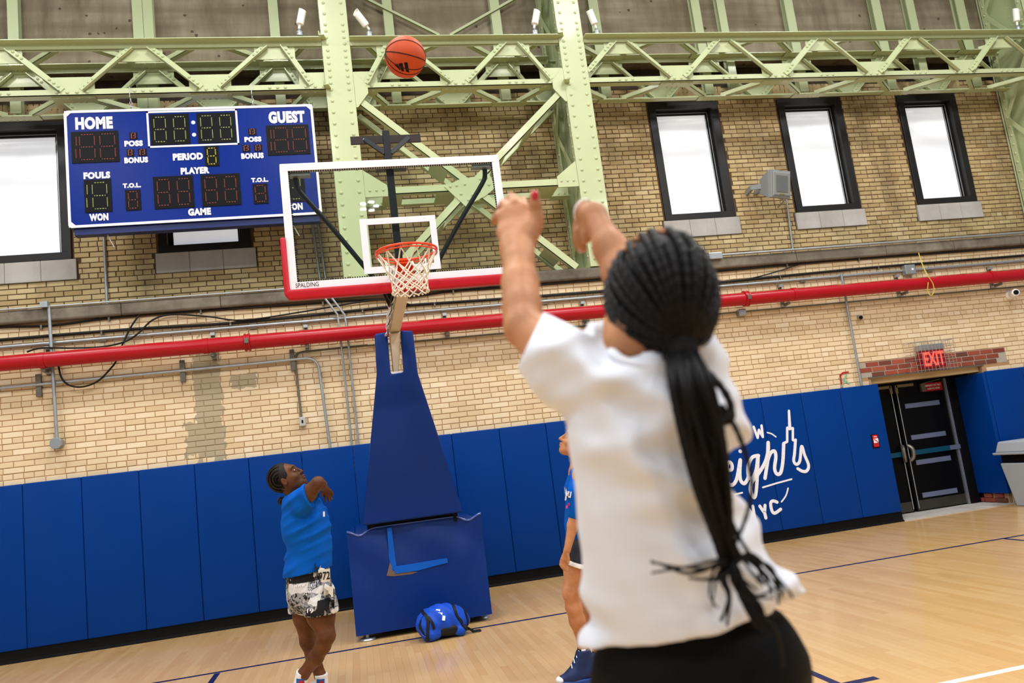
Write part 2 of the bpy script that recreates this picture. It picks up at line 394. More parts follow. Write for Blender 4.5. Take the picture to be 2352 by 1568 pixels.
def courses(z0, z1, pitch, head0, bp, j, kind, x0=X0, x1=X1, flem=None):
    n = round((head0-z0)/pitch); z = head0-n*pitch-pitch/2+j/2
    while z < z1-.02:
        q = round((z-head0)/pitch)
        head = q % 6 == 0
        if flem and z > flem: head = q % 3 != 1
        p = bp/2 if head else bp; off = x0-p*((q % 2)*.5+.23*random.random()*(0 if not head else 1))
        x = off
        while x < x1:
            for s0, s1 in clip(max(x, x0), min(x+p-j, x1), z, z+pitch-j): bricks.append((s0, z, s1-s0, min(pitch-j, z1-z), kind))
            x += p*random.uniform(.992, 1.008)
        z += pitch
courses(1.62, 3.745, .0675, 2.815, .217, .009, 0, flem=3.38)
courses(3.69, 6.46, .0652, 4.272, .2, .010, 1)
courses(0, 1.62, .0675, 2.815, .217, .009, 0, x0=12.8, x1=13.6)
def bkey(q):
    c = (q[0]+q[2]/2, 0, q[1]); d = (vv(c)-CAM).length
    ok = inview(c, -.01) and q[2] > .15 and q[4] == 0 and q[1] > 1.95 and not (3.3 < c[0] < 4.6) and c[2] < 3.1
    return d if ok else 99+d
bricks.sort(key=bkey)
for q in bricks[:300]:
    b = MB(); brick_v(0, 0, q[2], q[3], random.uniform(.004, .008), b, random.uniform(-.0006, .0006))
    o = link('brick', b.mesh('brick', M['brick_low']), wall); o.location = (q[0], 0, q[1])
for kind, mm in ((0, 'brick_low'), (1, 'brick_up')):
    b = MB(); CAM_SCALED[0] = kind == 1
    for q in bricks[300:]:
        if q[4] == kind: brick_v(*q[:4], random.uniform(.003, .009) if kind == 0 else random.uniform(.004, .014), b, random.uniform(-.001, .001))
    for a, c in WIN if kind else ():
        x = a-.1
        while x < c+.1: brick_v(x, WZ1+.03, .058, .2, .012, b); x += .068
    b.build('brick', M[mm], wall_up if kind else wall, kind='stuff')
CAM_SCALED[0] = False
b0 = MB(); b0.lohi((10.76, -.002, 2.02), (13.2, .01, 2.235)); b0.build('patch_mortar', mat('pale_mortar', '#a99f92', .9, bump=.3), wall)
for r_, (z, xa, xb) in enumerate(((2.022, 10.93, 13.02), (2.096, 10.74, 13.1), (2.17, 10.86, 13.2))):
    x = xa
    while x < xb-.08:
        w = min(.2, xb-x); b = MB(); brick_v(0, 0, w, .06, .01, b)
        o = link('brick', b.mesh('red_brick', M['brick_red']), wall); o.location = (x, 0, z); x += .213
# upper concrete between the steel posts
CAM_SCALED[0] = True
for a, c in ((X0, 1.5), (1.5, 4.0), (4.0, 7.0), (7.0, 9.5), (9.5, 12.7), (12.7, X1)):
    MB().lohi((a+.004, -.02, 6.89), (c-.004, .30, 9.2)).build('concrete_panel', M['concrete'], wall_up, bevel=.006, seg=1)
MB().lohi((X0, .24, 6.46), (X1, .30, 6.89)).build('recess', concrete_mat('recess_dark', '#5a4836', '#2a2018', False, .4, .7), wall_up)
CAM_SCALED[0] = False
# ledge of stone blocks
tr = MB(); tr.lohi((X0, -.03, 3.755), (X1, .80, 3.9)); trim = struct('trim_1', tr, M['ledge'])
x = X0
while x < X1:
    L = random.uniform(1.1, 1.5)
    b = MB(); b.prism([(x+.003, .80, 3.907), (x+.003, -.06, 3.905), (x+.003, -.08, 3.895), (x+.003, -.085, 3.87), (x+.003, -.085, 3.77), (x+.003, -.07, 3.75), (x+.003, .80, 3.748)], (min(L, X1-x)-.006, 0, 0))
    b.build('stone_block', M['ledge'], trim, bevel=.006, seg=1); x += L
# windows
CAM_SCALED[0] = True
for i, (a, c) in enumerate(WIN):
    f = MB(); w = .105; y0, y1 = -.03, .1
    f.lohi((a, y0, WZ0), (c, y1, WZ0+.09)); f.lohi((a, y0, WZ1-w), (c, y1, WZ1)); f.lohi((a, y0, WZ0+.09), (a+w, y1, WZ1-w)); f.lohi((c-w, y0, WZ0+.09), (c, y1, WZ1-w))
    o = f.build('window_%d' % (i+1), M['frame_black'], None, bevel=.004, seg=1); o['kind'] = 'structure'
    s = MB(); ax, cx, bz, tz = a+w, c-w, WZ0+.09, WZ1-w
    for d, yy in ((.028, .06), (.05, .085)):
        s.lohi((ax, yy, bz), (ax+d, .12, tz)); s.lohi((cx-d, yy, bz), (cx, .12, tz)); s.lohi((ax, yy, tz-d), (cx, .12, tz)); s.lohi((ax, yy, bz), (cx, .12, bz+d*.4))
    s.build('sash', M['frame_black'], o)
    s = MB(); s.lohi((cx-.034, .055, bz+.01), (cx-.028, .062, tz-.03)); s.lohi((ax+.03, .055, tz-.034), (cx-.03, .062, tz-.028)); s.lohi((cx-.056, .08, bz+.01), (cx-.05, .088, tz-.05))
    s.build('glint_strip', M['alu'], o)  # light aluminium strips, right and top only, put in for edge reflections
    MB().lohi((ax, .105, bz), (cx, .115, tz)).build('pane', M['pane'], o)
    n = 3; sw = (c+.05-a+.04)/n
    for k in range(n): MB().lohi((a-.04+k*sw+.002, -.035, 4.24), (a-.04+(k+1)*sw-.002, .03, WZ0-.003)).build('sill_stone', M['stone'], o, bevel=.003, seg=1)
CAM_SCALED[0] = False
# black rubber base under the pads, sloped toe
b = MB(); prof = [(0, .0), (-.06, .0), (-.058, .012), (-.035, .03), (-.03, .14), (0, .14)]
for a, c in ((X0, 10.96), (12.95, X1)):
    b.prism([(a, y, z) for y, z in prof], (c-a, 0, 0))
struct('baseboard_back', b, M['black_paint'])
# ------------------------------------------------------------------ wall pads
PW, PZ0, PZ1 = .6085, .1332, 1.9137
ords = ['leftmost', 'second', 'third', 'fourth', 'fifth', 'sixth', 'seventh', 'eighth', 'ninth', 'tenth', 'eleventh', 'twelfth', 'thirteenth', 'fourteenth', 'fifteenth', 'sixteenth', 'seventeenth', 'eighteenth', 'nineteenth']
plab = {0: 'blue wall pad cut off by the left edge of the photo', 4: 'fifth blue wall pad from the left, under the grey cement smear', 5: 'sixth blue wall pad from the left, behind the player with cornrows',
        6: 'seventh blue wall pad from the left, just left of the padded hoop tower', 7: 'blue wall pad mostly hidden by the left side of the padded hoop tower', 8: 'blue wall pad mostly hidden by the right side of the hoop tower', 9: 'blue wall pad whose lower left corner is covered by the hoop base',
        10: 'first uncovered blue wall pad right of the hoop base', 11: 'blue wall pad behind the girl hidden by the white shirt', 12: 'blue wall pad hidden behind the left of the white T-shirt', 13: 'blue wall pad hidden behind the middle of the white T-shirt',
        14: 'blue wall pad hidden behind the black braids', 15: 'blue wall pad just right of the braids, carrying the letters NEW', 16: 'blue wall pad carrying the spire and the letter C', 17: 'plain blue wall pad between the white lettering and the alarm box', 18: 'blue wall pad next to the black doors, holding the red alarm box'}
def pad(x0, x1, z0=PZ0, z1=PZ1, label='', y=-.005):
    b = MB(); b.lohi((x0+.0015, -.06, z0), (x1-.0015, y, z1))
    o = b.build('wall_pad', M['pad'], None, smooth=40, bevel=.012, seg=3); tag(o, label, 'wall pad', 'blue wall pads along the brick wall')
    return o
PADX = [(-1+i)*PW for i in range(20)]
for i in range(19):
    pad(PADX[i], PADX[i+1], PZ0, PZ1, plab.get(i, '%s blue wall pad from the left edge' % ords[i]))
pad(12.75, 13.38, .15, PZ1, 'blue wall pad right of the doors, behind the grey bin')
pad(13.38, 14.0, .15, PZ1, 'last blue wall pad at the right edge of the photo')
b = MB(); b.lohi((12.69, -.055, .15), (12.748, .56, 1.9)); o = b.build('reveal_pad', M['pad'], None, smooth=40, bevel=.012, seg=3); tag(o, 'blue pad lining the right side of the doorway recess', 'wall pad', 'blue wall pads along the brick wall')
# ------------------------------------------------------------------ door recess, double doors
b = MB(); b.lohi((10.9, .68, 0), (12.75, .75, 2.05)); b.lohi((10.82, .3, 0), (10.9, .75, 2.05)); b.lohi((12.75, .3, 0), (12.83, .75, 2.05))
rc = struct('wall_doorway', b, M['black_paint'])
MB().lohi((10.9, .01, 2.0), (12.75, .70, 2.04)).build('soffit', mat('soffit_paint', '#b49a72', .8), rc)
MB().lohi((10.93, .06, 1.925), (12.74, .40, 2.0)).build('lintel_fascia', mat('fascia_paint', '#c0a67c', .8), rc)
MB().lohi((10.86, -.012, 2.0), (12.78, .012, 2.022)).build('lintel_edge', M['zinc'], rc)
b = MB(); b.prism([(10.96, -.05, .0), (12.95, -.05, 0), (12.75, .7, 0), (10.96, .7, 0)], (0, 0, .012)); b.build('threshold', M['stone'], rc)
for z in (.02, .085):
    x = 12.74
    for y0 in (.03, .24, .45): MB().lohi((12.715, y0+(.05 if z > .05 else 0), z), (12.76, min(.56, y0+.19), z+.058)).build('brick', M['brick_red'], rc, bevel=.004, seg=1)
b = MB(); b.lohi((10.9, .5, 0), (10.97, .68, 2.0)); b.lohi((12.55, .5, 0), (12.75, .68, 2.0)); b.lohi((10.9, .5, 1.90), (12.75, .68, 2.0))
door = b.build('door_1', M['black_paint'], None, bevel=.004, seg=1); door['kind'] = 'structure'
door_m = mat('door_black', '#08080a', .4, 0, .2, 3, spec=.1)
steel_b = mat('door_plate', '#7e86a4', .35, .5, .1, 4); kick = mat('kick_plate', '#4e4a45', .4, .7, .15, 6); teal = mat('panic_bar', '#0d4a66', .35, .2, .1, 5)
for x0, x1, s in ((10.975, 11.60, -1), (11.635, 12.52, 1)):
    lf = MB().lohi((x0, .53, .015), (x1, .575, 1.925)).build('leaf', door_m, door, bevel=.004, seg=1)
    def plate(a, c, z0, z1, m, y=.512, nm='plate'): return MB().lohi((a, y, z0), (c, .53, z1)).build(nm, m, lf, bevel=.002, seg=1)
    plate(x0+.02, x1-.02, .03, .17, kick, .524, 'kick_plate')
    for z in (1.52, 1.05, .68, .2):
        if s > 0: plate(x0+.13, x1-.16, z, z+.07, steel_b, .515, 'blade_guard')
        else: plate(x1-.36, x1-.27, z, z+.07, steel_b, .515, 'blade_guard')
    a, c = (x0+.07, x0+.72) if s > 0 else (x1-.62, x1-.07)
    plate(a, c, .83, .90, teal, .48, 'panic_bar')
    if s > 0: plate(c, x1+.02, .832, .898, steel_b, .485, 'panic_bar_end')
    e = x0+.03 if s > 0 else x1-.03
    b = MB(); b.tube(spline([(e, .50, .76), (e+.03*s, .455, .82), (e+.03*s, .455, .93), (e, .50, .98)], 5), .028, 8); b.build('latch_head', mat('latch_metal', '#8f8a80', .35, .7), lf, smooth=40)
    b = MB(); b.tube([(e, .515, .06), (e, .515, 1.83)], .008, 6); b.build('vertical_rod', M['alu'], lf)
    b = MB(); b.lohi((e-.02, .505, 1.76), (e+.02, .53, 1.88)); b.lohi((min(e, e+.3*s), .505, 1.845), (max(e, e+.3*s), .53, 1.885)); b.build('top_latch', mat('worn_brass', '#8a7c5c', .45, .5), lf)
b = MB(); b.lohi((12.49, .5, .02), (12.53, .53, 1.92)); b.build('astragal', M['alu'], door)
b = MB(); b.tube([(12.10, .50, 1.86), (12.42, .48, 1.9)], .008, 6); b.lohi((12.08, .49, 1.74), (12.15, .53, 1.86)); b.build('closer', M['zinc'], door)
red_sign = mat('alarm_sign_red', '#a81418', .5, 0, .1, 6, emit=None)
sg = MB().lohi((12.13, .5, 1.735), (12.45, .528, 1.86)).build('warning_sign', red_sign, door, bevel=.002, seg=1)
text('EMERGENCY EXIT ONLY', (12.29, .4985, 1.82), .028, M['white_ink'], sg, w=.27, bold=.02); text('ALARM WILL SOUND', (12.29, .4985, 1.772), .026, M['white_ink'], sg, w=.22, bold=.02)
# ------------------------------------------------------------------ steel columns
CAM_SCALED[0] = True
def angle_bar(mb, p0, p1, a, c, leg=.07, t=.008, m=0, leg2=None):
    """L section from p0 to p1, legs along unit vectors a and c"""
    p0 = vv(p0); p1 = vv(p1); a = vv(a); c = vv(c); leg2 = leg2 or leg; d = p1-p0
    mb.prism([p0, p0+a*leg, p0+a*leg+c*t, p0+c*t], d, m); mb.prism([p0, p0+c*leg2, p0+c*leg2+a*t, p0+a*t], d, m)
def column(xc, label, z0=3.732, z1=9.0):
    t = thing('steel_column', label, 'column', (xc, -.45, z0), 'riveted steel columns')
    w = .168; st = M['steel']
    b = MB(); b.lohi((xc-w, -.82, z0), (xc+w, -.80, z1)); b.build('front_plate', st, t, bevel=.003, seg=1)
    b = MB(); b.lohi((xc-w, -.06, z0), (xc+w, -.04, z1)); b.build('rear_plate', st, t)
    b = MB(); b.lohi((xc-.012, -.80, z0), (xc+.012, -.06, z1)); b.build('web', st, t)
    for sx in (-1, 1):
        for y, dy in ((-.80, 1), (-.06, -1)):
            b = MB(); angle_bar(b, (xc+sx*(w-.01), y, z0), (xc+sx*(w-.01), y, z1), (-sx, 0, 0), (0, dy, 0), .1, .012); b.build('corner_angle', st, t)
    k = 0; z = z0+.3
    while z < z1-.8:
        for sx in (-1, 1):
            y0, y1 = (-.74, -.12) if (k+(sx > 0)) % 2 else (-.12, -.74)
            b = MB(); b.bar((xc+sx*(w-.014), y0, z), (xc+sx*(w-.014), y1, z+.85), .06, .01, (1, 0, 0)); b.build('lacing_bar', st, t)
        z += .87; k += 1
    b = MB(); z = z0+.1; n = 0
    while z < z1:
        dense = 6.1 < z < 6.95
        for sx in (-1, 1):
            b.dome((xc+sx*.105, -.82, z), (0, -1, 0), .024)
            b.dome((xc+sx*(w-.01), -.735, z+.05), (sx, 0, 0), .021); b.dome((xc+sx*(w-.01), -.125, z+.05), (sx, 0, 0), .021)
            b.dome((xc-.012 if sx < 0 else xc+.012, -.42, z), (sx, 0, 0), .012)
            b.dome((xc+sx*.11, -.06, z), (0, -1, 0), .019)
        z += .085 if dense else .145; n += 1
    b.build('rivets', st, t, smooth=60, kind='stuff')
    b = MB(); b.prism([(xc-w-.0, -.80, z0), (xc-w, -.05, z0), (xc+w, -.05, z0), (xc+w, -.80, z0)], (0, 0, .05)); b.build('base_plate', st, t)
    return t
column(3.90, 'riveted pale green steel column behind the backboard')
column(6.90, 'riveted pale green steel column behind the raised right wrist')
column(14.20, 'pale green steel column cut off by the right edge of the photo')
# ------------------------------------------------------------------ box trusses
FY, RY = -.80, -.20
def truss(x0, x1, tops, bots, label, zt=6.80, zb=6.17):
    t = thing('box_truss', label, 'truss', ((x0+x1)/2, -.5, zb), 'box trusses between the columns'); st = M['steel']; rv = MB()
    def part(mb, nm): return mb.build(nm, st, t)
    for (y, cz, dz, dy) in ((FY, zt, -1, -1), (FY, zb, 1, 1), (RY, zt+.03, -1, -1), (RY, zb, 1, -1)):
        b = MB(); angle_bar(b, (x0, y, cz), (x1, y, cz), (0, 0, dz), (0, dy, 0), .07, .009, leg2=.11); part(b, 'chord')
        if y == FY: b = MB(); angle_bar(b, (x0, y+.02, cz+dz*.013), (x1, y+.02, cz+dz*.013), (0, 0, dz), (0, 1, 0), .07, .009, leg2=.09); part(b, 'chord')
        for xn in (tops if cz > 6.5 else bots):
            for q in (-.16, -.05, .05, .16):
                if not x0 < xn+q < x1: continue
                rv.dome((xn+q, y-.002, cz+dz*.036), (0, -1, 0), .021)
        for xn in (bots if cz > 6.5 else tops):
            for q in (-.09, 0, .09):
                if not x0 < xn+q < x1: continue
                rv.dome((xn+q, y-.002, cz+dz*.036), (0, -1, 0), .020)
    for y, off in ((FY+.01, 0), (RY+.01, .03)):
        for xn in tops:
            b = MB(); b.lohi((max(xn-.235, x0), y, zt-.225+off), (min(xn+.235, x1), y+.01, zt-.02+off)); part(b, 'gusset_plate')
        for xn in bots:
            b = MB(); b.lohi((max(xn-.235, x0), y, zb+.02), (min(xn+.235, x1), y+.01, zb+.225)); part(b, 'gusset_plate')
        nodes = sorted([(x, 1) for x in tops]+[(x, 0) for x in bots])
        ends = [(x0-.2, 1-nodes[0][1])]+nodes+[(x1+.2, 1-nodes[-1][1])]
        for (xa, ta), (xb, tb) in zip(ends, ends[1:]):
            s = 1; L = xb-xa
            if L < .3: continue
            pa = Vector((xa+.10, y-.012, (zt-.06+off) if ta else zb+.06)); pb = Vector((xb-.10, y-.012, (zt-.06+off) if tb else zb+.06))
            if pa.x < x0: q = (x0-pa.x)/(pb.x-pa.x); pa = pa.lerp(pb, q)
            if pb.x > x1: q = (pb.x-x1)/(pb.x-pa.x); pb = pb.lerp(pa, q)
            d = (pb-pa).normalized(); pr = Vector((-d.z, 0, d.x))
            if pr.z < 0: pr = -pr
            b = MB(); angle_bar(b, pa-pr*.035, pb-pr*.035, pr, (0, -1, 0), .07, .009, leg2=.06); part(b, 'diagonal')
            for e, sg in ((pa, 1), (pb, -1)):
                for q in (.06, .12, .18): rv.dome(e+d*q*sg+Vector((0, -.012, 0))+pr*.008, (0, -1, 0), .018)
    for zz, dz in ((zb-.006, -1), (zt+.004, -1)):
        nd = sorted([(x, FY+.10) for x in bots]+[(x, RY-.08) for x in tops])
        for xn, yy in nd:
            b = MB(); b.lohi((max(xn-.23, x0), yy-.065, zz-.006), (min(xn+.23, x1), yy+.065, zz+.002)); part(b, 'lacing_gusset')
            for q in (-.17, -.06, .06, .17):
                if not x0 < xn+q < x1: continue
                rv.dome((xn+q, yy-.05, zz-.006), (0, 0, -1), .015); rv.dome((xn+q*.6, yy+.05, zz-.006), (0, 0, -1), .015)
        nd = [(x0-.3, RY-.08 if nd[0][1] < -.5 else FY+.10)]+nd+[(x1+.3, RY-.08 if nd[-1][1] < -.5 else FY+.10)]
        for (xa, ya), (xb, yb) in zip(nd, nd[1:]):
            if xb-xa < .35: continue
            pa = Vector((xa+.13, ya, zz)); pb = Vector((xb-.13, yb, zz))
            if pa.x < x0: pa = pa.lerp(pb, (x0-pa.x)/(pb.x-pa.x))
            if pb.x > x1: pb = pb.lerp(pa, (pb.x-x1)/(pb.x-pa.x))
            d = (pb-pa).normalized(); pr = Vector((-d.y, d.x, 0))
            b = MB(); angle_bar(b, pa-pr*.03, pb-pr*.03, pr, (0, 0, 1), .065, .008, leg2=.06); part(b, 'lacing')
    rv.build('rivets', st, t, smooth=60, kind='stuff')
    return t
truss(-1.4, 3.73, [-1.32, .18, 1.67, 3.17], [-.57, .92, 2.41, 3.66], 'box truss left of the columns, above the scoreboard')
mid = truss(4.07, 6.73, [4.62, 6.10], [4.12, 5.37, 6.66], 'box truss between the two columns, behind the ball')
truss(7.07, 14.03, [7.58, 9.06, 10.54, 12.03, 13.50], [8.31, 9.80, 11.28, 12.78], 'longest box truss, above the three bright windows on the right')
# end gussets of the middle bay
for sx, x in ((1, 4.07), (-1, 6.73)):
    b = MB(); b.prism([(x, -.818, 6.38), (x+sx*.16, -.818, 6.2), (x+sx*.16, -.818, 6.1), (x+sx*.02, -.818, 5.92), (x, -.818, 5.92)], (0, .012, 0)); b.build('gusset_plate', M['steel'], mid)
# ------------------------------------------------------------------ sway brace under the middle truss
t = thing('sway_brace', 'X-shaped pale green steel brace between the two columns, behind the backboard', 'brace', (5.35, -.55, 4.85)); st = M['steel']; rv = MB()
for y, nm in ((-.80, 'front'), (-.33, 'rear')):
    o = .0 if y < -.5 else 0
    for p0, p1 in (((4.07, y, 4.85), (6.73, y, 4.85)), ((4.10, y, 6.03), (5.30, y, 4.93)), ((5.42, y, 4.80), (6.60, y, 3.70)), ((6.64, y, 6.03), (5.42, y, 4.92)), ((5.30, y, 4.80), (4.16, y, 3.72))):
        p0 = vv(p0); p1 = vv(p1)
        if p1.z < 3.74: p1 = p0.lerp(p1, (p0.z-3.74)/(p0.z-p1.z))
        d = (p1-p0).normalized(); pr = Vector((-d.z, 0, d.x))
        if pr.z < 0: pr = -pr
        b = MB(); angle_bar(b, p0-pr*.045, p1-pr*.045, pr, (0, 1 if y < -.5 else -1, 0), .09, .01, leg2=.08); b.build('brace_angle', st, t)
    b = MB(); b.prism([(5.03, y-.011, 4.86), (5.20, y-.011, 4.94), (5.60, y-.011, 5.0), (5.66, y-.011, 4.82), (5.52, y-.011, 4.72), (5.26, y-.011, 4.60)], (0, .01, 0)); b.build('gusset_plate', st, t)
    for q in ((5.1, 4.86), (5.18, 4.87), (5.28, 4.88), (5.22, 4.76), (5.3, 4.68), (5.48, 4.94), (5.56, 4.95), (5.5, 4.86), (5.58, 4.86), (5.45, 4.78), (5.36, 4.74)): rv.dome((q[0], y-.012, q[1]), (0, -1, 0), .019)
    for sx, x in ((1, 4.07), (-1, 6.73)):
        b = MB(); b.prism([(x, y-.011, 5.12), (x+sx*.27, y-.011, 4.92), (x+sx*.27, y-.011, 4.78), (x, y-.011, 4.78)], (0, .01, 0)); b.build('gusset_plate', st, t)
        for q in (.06, .14, .22): rv.dome((x+sx*q, y-.012, 4.86), (0, -1, 0), .018)
def batten(x, z, dx, dz):
    b = MB(); w = .12; p = Vector((x, 0, z)); d = Vector((dx, 0, dz)).normalized()
    b.prism([p-d*w+Vector((0, -.79, 0)), p+d*w+Vector((0, -.79, 0)), p+d*w+Vector((0, -.34, 0)), p-d*w+Vector((0, -.34, 0))], Vector((-d.z, 0, d.x))*-.01); b.build('batten_plate', st, t)
    for q in (-.07, 0, .07): rv.dome(p+d*q+Vector((0, -.76, -.012)), (0, 0, -1), .014)
for x, z, dx, dz in ((4.48, 5.63, 1, -.92), (5.0, 5.15, 1, -.92), (5.76, 4.44, 1, -.92), (6.3, 3.96, 1, -.92), (6.2, 5.58, 1, .92), (5.75, 5.17, 1, .92), (4.9, 4.36, 1, .92), (4.4, 4.81, 1, 0), (5.05, 4.81, 1, 0), (6.35, 4.81, 1, 0)): batten(x, z, dx, dz)
rv.build('rivets', st, t, smooth=60, kind='stuff')
# ------------------------------------------------------------------ posts and tie rods of the upper wall
t = thing('steel_wall_frame', 'pale green steel posts and thin tie rods standing against the upper concrete wall', 'steel frame', (5, -.06, 6.5))
for xa, xb in ((.03, .15), (1.45, 1.57), (1.575, 1.69), (3.10, 3.22), (4.58, 4.70), (6.05, 6.18), (7.48, 7.62), (9.05, 9.18), (9.46, 9.58), (10.56, 10.70), (12.05, 12.20), (12.66, 12.80), (13.56, 13.72)):
    b = MB(); b.lohi((xa, -.13, 6.3), (xb, -.115, 9.0)); b.lohi(((xa+xb)/2-.006, -.115, 6.3), ((xa+xb)/2+.006, -.03, 9.0)); b.lohi((xa, -.035, 6.3), (xb, -.025, 9.0)); b.build('post', st, t)
for p0, p1 in (((4.30, -.15, 7.80), (5.30, -.15, 7.22)), ((6.48, -.15, 7.80), (5.44, -.15, 7.22))):
    b = MB(); angle_bar(b, p0, p1, (0, 0, 1), (0, 1, 0), .045, .007); b.build('tie_rod', st, t)
b = MB(); b.lohi((X0, -.10, 6.86), (X1, .0, 6.885)); b.build('sill_angle', st, t)
# ------------------------------------------------------------------ adjustable spot lamps on the trusses
lampm = mat('lamp_white', '#f2eee8', .35, 0, .03, 6)
def spot(p, q, label):
    p = vv(p); q = vv(q); t = thing('spot_lamp', label, 'spotlight', p, 'white spotlights on the trusses')
    b = MB(); b.lathe([(.012, -.074), (.02, -.06), (.042, -.055), (.042, -.02), (.046, -.018), (.046, -.006), (.03, .0), (.02, .02), (.014, .05)], p, (0, 0, 1), 14); b.build('base', M['conduit'], t, smooth=40)
    d = (q-p).normalized(); k = p+Vector((0, 0, .055)); b = MB(); b.tube([p+Vector((0, 0, .03)), k, k+d*.04], .016, 8); b.build('knuckle', lampm, t, smooth=50)
    a = k+d*.035; b = MB(); b.lathe([(.02, 0), (.042, .012), (.046, .03), (.046, .21), (.04, .21), (.038, .05)], a, d, 18); cut = Vector((0, -.35, -1)).normalized()
    for i, v in enumerate(b.v):
        h = (vv(v)-a).dot(d)
        if h > .2: b.v[i] = tuple(vv(v)+d*((vv(v)-a-d*h).dot(cut)*-.9))
    b.build('shade', lampm, t, smooth=40)
    return t
spot((3.483, -0.840, 6.894), (3.552, -0.840, 7.168), 'white spotlight left of the first steel column')
spot((4.315, -0.840, 6.874), (4.160, -0.900, 7.082), 'white spotlight tipped to the left, beside the ball')
spot((6.421, -0.840, 6.876), (6.504, -0.840, 7.156), 'white spotlight just left of the second steel column')
spot((7.256, -0.840, 6.868), (7.182, -0.860, 7.140), 'white spotlight just right of the second steel column')
spot((13.826, -0.840, 6.859), (13.871, -0.840, 7.153), 'white spotlight in the upper right corner')
CAM_SCALED[0] = False
# ------------------------------------------------------------------ red pipe with couplings and hangers
t = thing('red_pipe', 'long red sprinkler pipe running along the brick wall', 'pipe', (6, -.2, 3.27))
b = MB(); b.tube([(X0, -.2, 3.275), (X1, -.2, 3.262)], .088, 24); b.build('pipe', M['red_pipe'], t, smooth=40)
for x in (.28, 2.04, 3.15, 9.78, 13.0): b = MB(); b.tube([(x, -.2, 3.27), (x+.06, -.2, 3.27)], .094, 24); b.build('collar', M['red_pipe'], t, smooth=40)
for x in (2.50, 9.04):
    b = MB(); b.lathe([(.09, 0), (.108, .008), (.108, .025), (.100, .032), (.100, .05), (.108, .056), (.108, .072), (.09, .08)], (x, -.2, 3.27), (1, 0, 0), 24); o = b.build('coupling', M['red_pipe'], t, smooth=40)
    MB().box((x+.04, -.305, 3.27), (.05, .03, .06)).build('bolt', M['zinc'], o, bevel=.006)
for x in (.31, 2.13, 3.22, 4.95, 6.8, 8.45, 9.72, 11.6, 13.2):
    b = MB(); b.lohi((x-.02, -.045, 3.12), (x+.02, -.011, 3.46)); b.lohi((x-.02, -.2, 3.14), (x+.02, -.045, 3.175)); b.build('hanger', M['zinc'], t)
    b = MB(); b.box((x, -.06, 3.43), (.05, .05, .035)); b.box((x, -.06, 3.145), (.05, .06, .03)); b.build('nut', M['alu'], t)
# ------------------------------------------------------------------ conduits, boxes and cables
def conduit(pts, r, label, m='conduit', clamps=(), box=None, cat='conduit', sm=0, nm='conduit'):
    t = thing(nm, label, cat, pts[0]); b = MB(); b.tube(spline(pts, sm) if sm else pts, r, 8); b.build('tube', M[m], t, smooth=60)
    for c in clamps:
        b = MB(); b.lohi((c[0]-.028, -.05, c[1]-.13), (c[0]+.028, -.011, c[1]+.13)) if len(c) < 3 else b.lohi((c[0]-r*2, -.035, c[1]-r*1.6), (c[0]+r*2, -.011, c[1]+r*1.6)); b.build('clamp', M['zinc'], t)
    return t
def bend(a, c, b_, r=.12, n=6):
    """rounded corner at c between a and b_"""
    a = vv(a); c = vv(c); b_ = vv(b_); p = c+(a-c).normalized()*r; q = c+(b_-c).normalized()*r
    return [tuple(p*(1-u)**2+c*2*u*(1-u)+q*u*u) for u in [i/n for i in range(n+1)]]
CAM_SCALED[0] = True
conduit([(0.967, -0.030, 4.796), (0.965, -0.030, 3.792)], .017, 'short grey conduit from the scoreboard down to the ledge')
CAM_SCALED[0] = False
tt = conduit([(0.353, -0.085, 3.927), (0.364, -0.085, 3.420), (0.386, -0.085, 2.360)], .02, 'grey conduit dropping behind the red pipe to an eight-sided box')
b = MB(); c = vv((0.377, -0.062, 2.322)); b.prism([c+Vector((math.cos(math.pi/8+k*math.pi/4)*.068, -.05, math.sin(math.pi/8+k*math.pi/4)*.068)) for k in range(8)], (0, .1, 0)); b.build('junction_box', mat('box_grey', '#8f9597', .45, .4), tt, bevel=.005)
b = MB(); b.lohi((.28, -.15, 3.90), (.36, -.06, 3.97)); b.build('ledge_clamp', M['conduit'], tt)
conduit([(X0, -.028, 3.49), (X1, -.028, 3.512)], .02, 'long straight grey conduit running just above the red pipe', clamps=[(x, 3.495, 1) for x in (.9, 2.6, 4.4, 6.3, 8.2, 10.1, 12.2)])
lo = [(-4, -.055, 3.0), (2.6, -.055, 3.026)]+bend((2.6, -.055, 3.026), (3.33, -.055, 3.035), (3.36, -.055, 2.3), .16)+[(3.385, -.055, 1.92)]
conduit(lo, .018, 'grey conduit below the red pipe bending down to the pads', clamps=[(.2, 3.01), (1.76, 3.022), (3.03, 3.03)])
tt = conduit([(3.95, -.03, 3.13), (3.6, -.03, 3.127)]+bend((3.6, -.03, 3.127), (3.06, -.03, 3.118), (3.06, -.03, 2.7), .1)+[(3.077, -0.030, 2.322)], .014, 'thin grey conduit dropping to a small switch box', 'zinc')
c = vv((3.088, -0.040, 2.267)); MB().box(c, (.075, .06, .11)).build('switch_box', mat('switch_grey', '#b5b3ae', .5, .2), tt, bevel=.006)
MB().box(c+Vector((0, -.032, 0)), (.018, .012, .035)).build('switch_lever', M['black_paint'], tt)
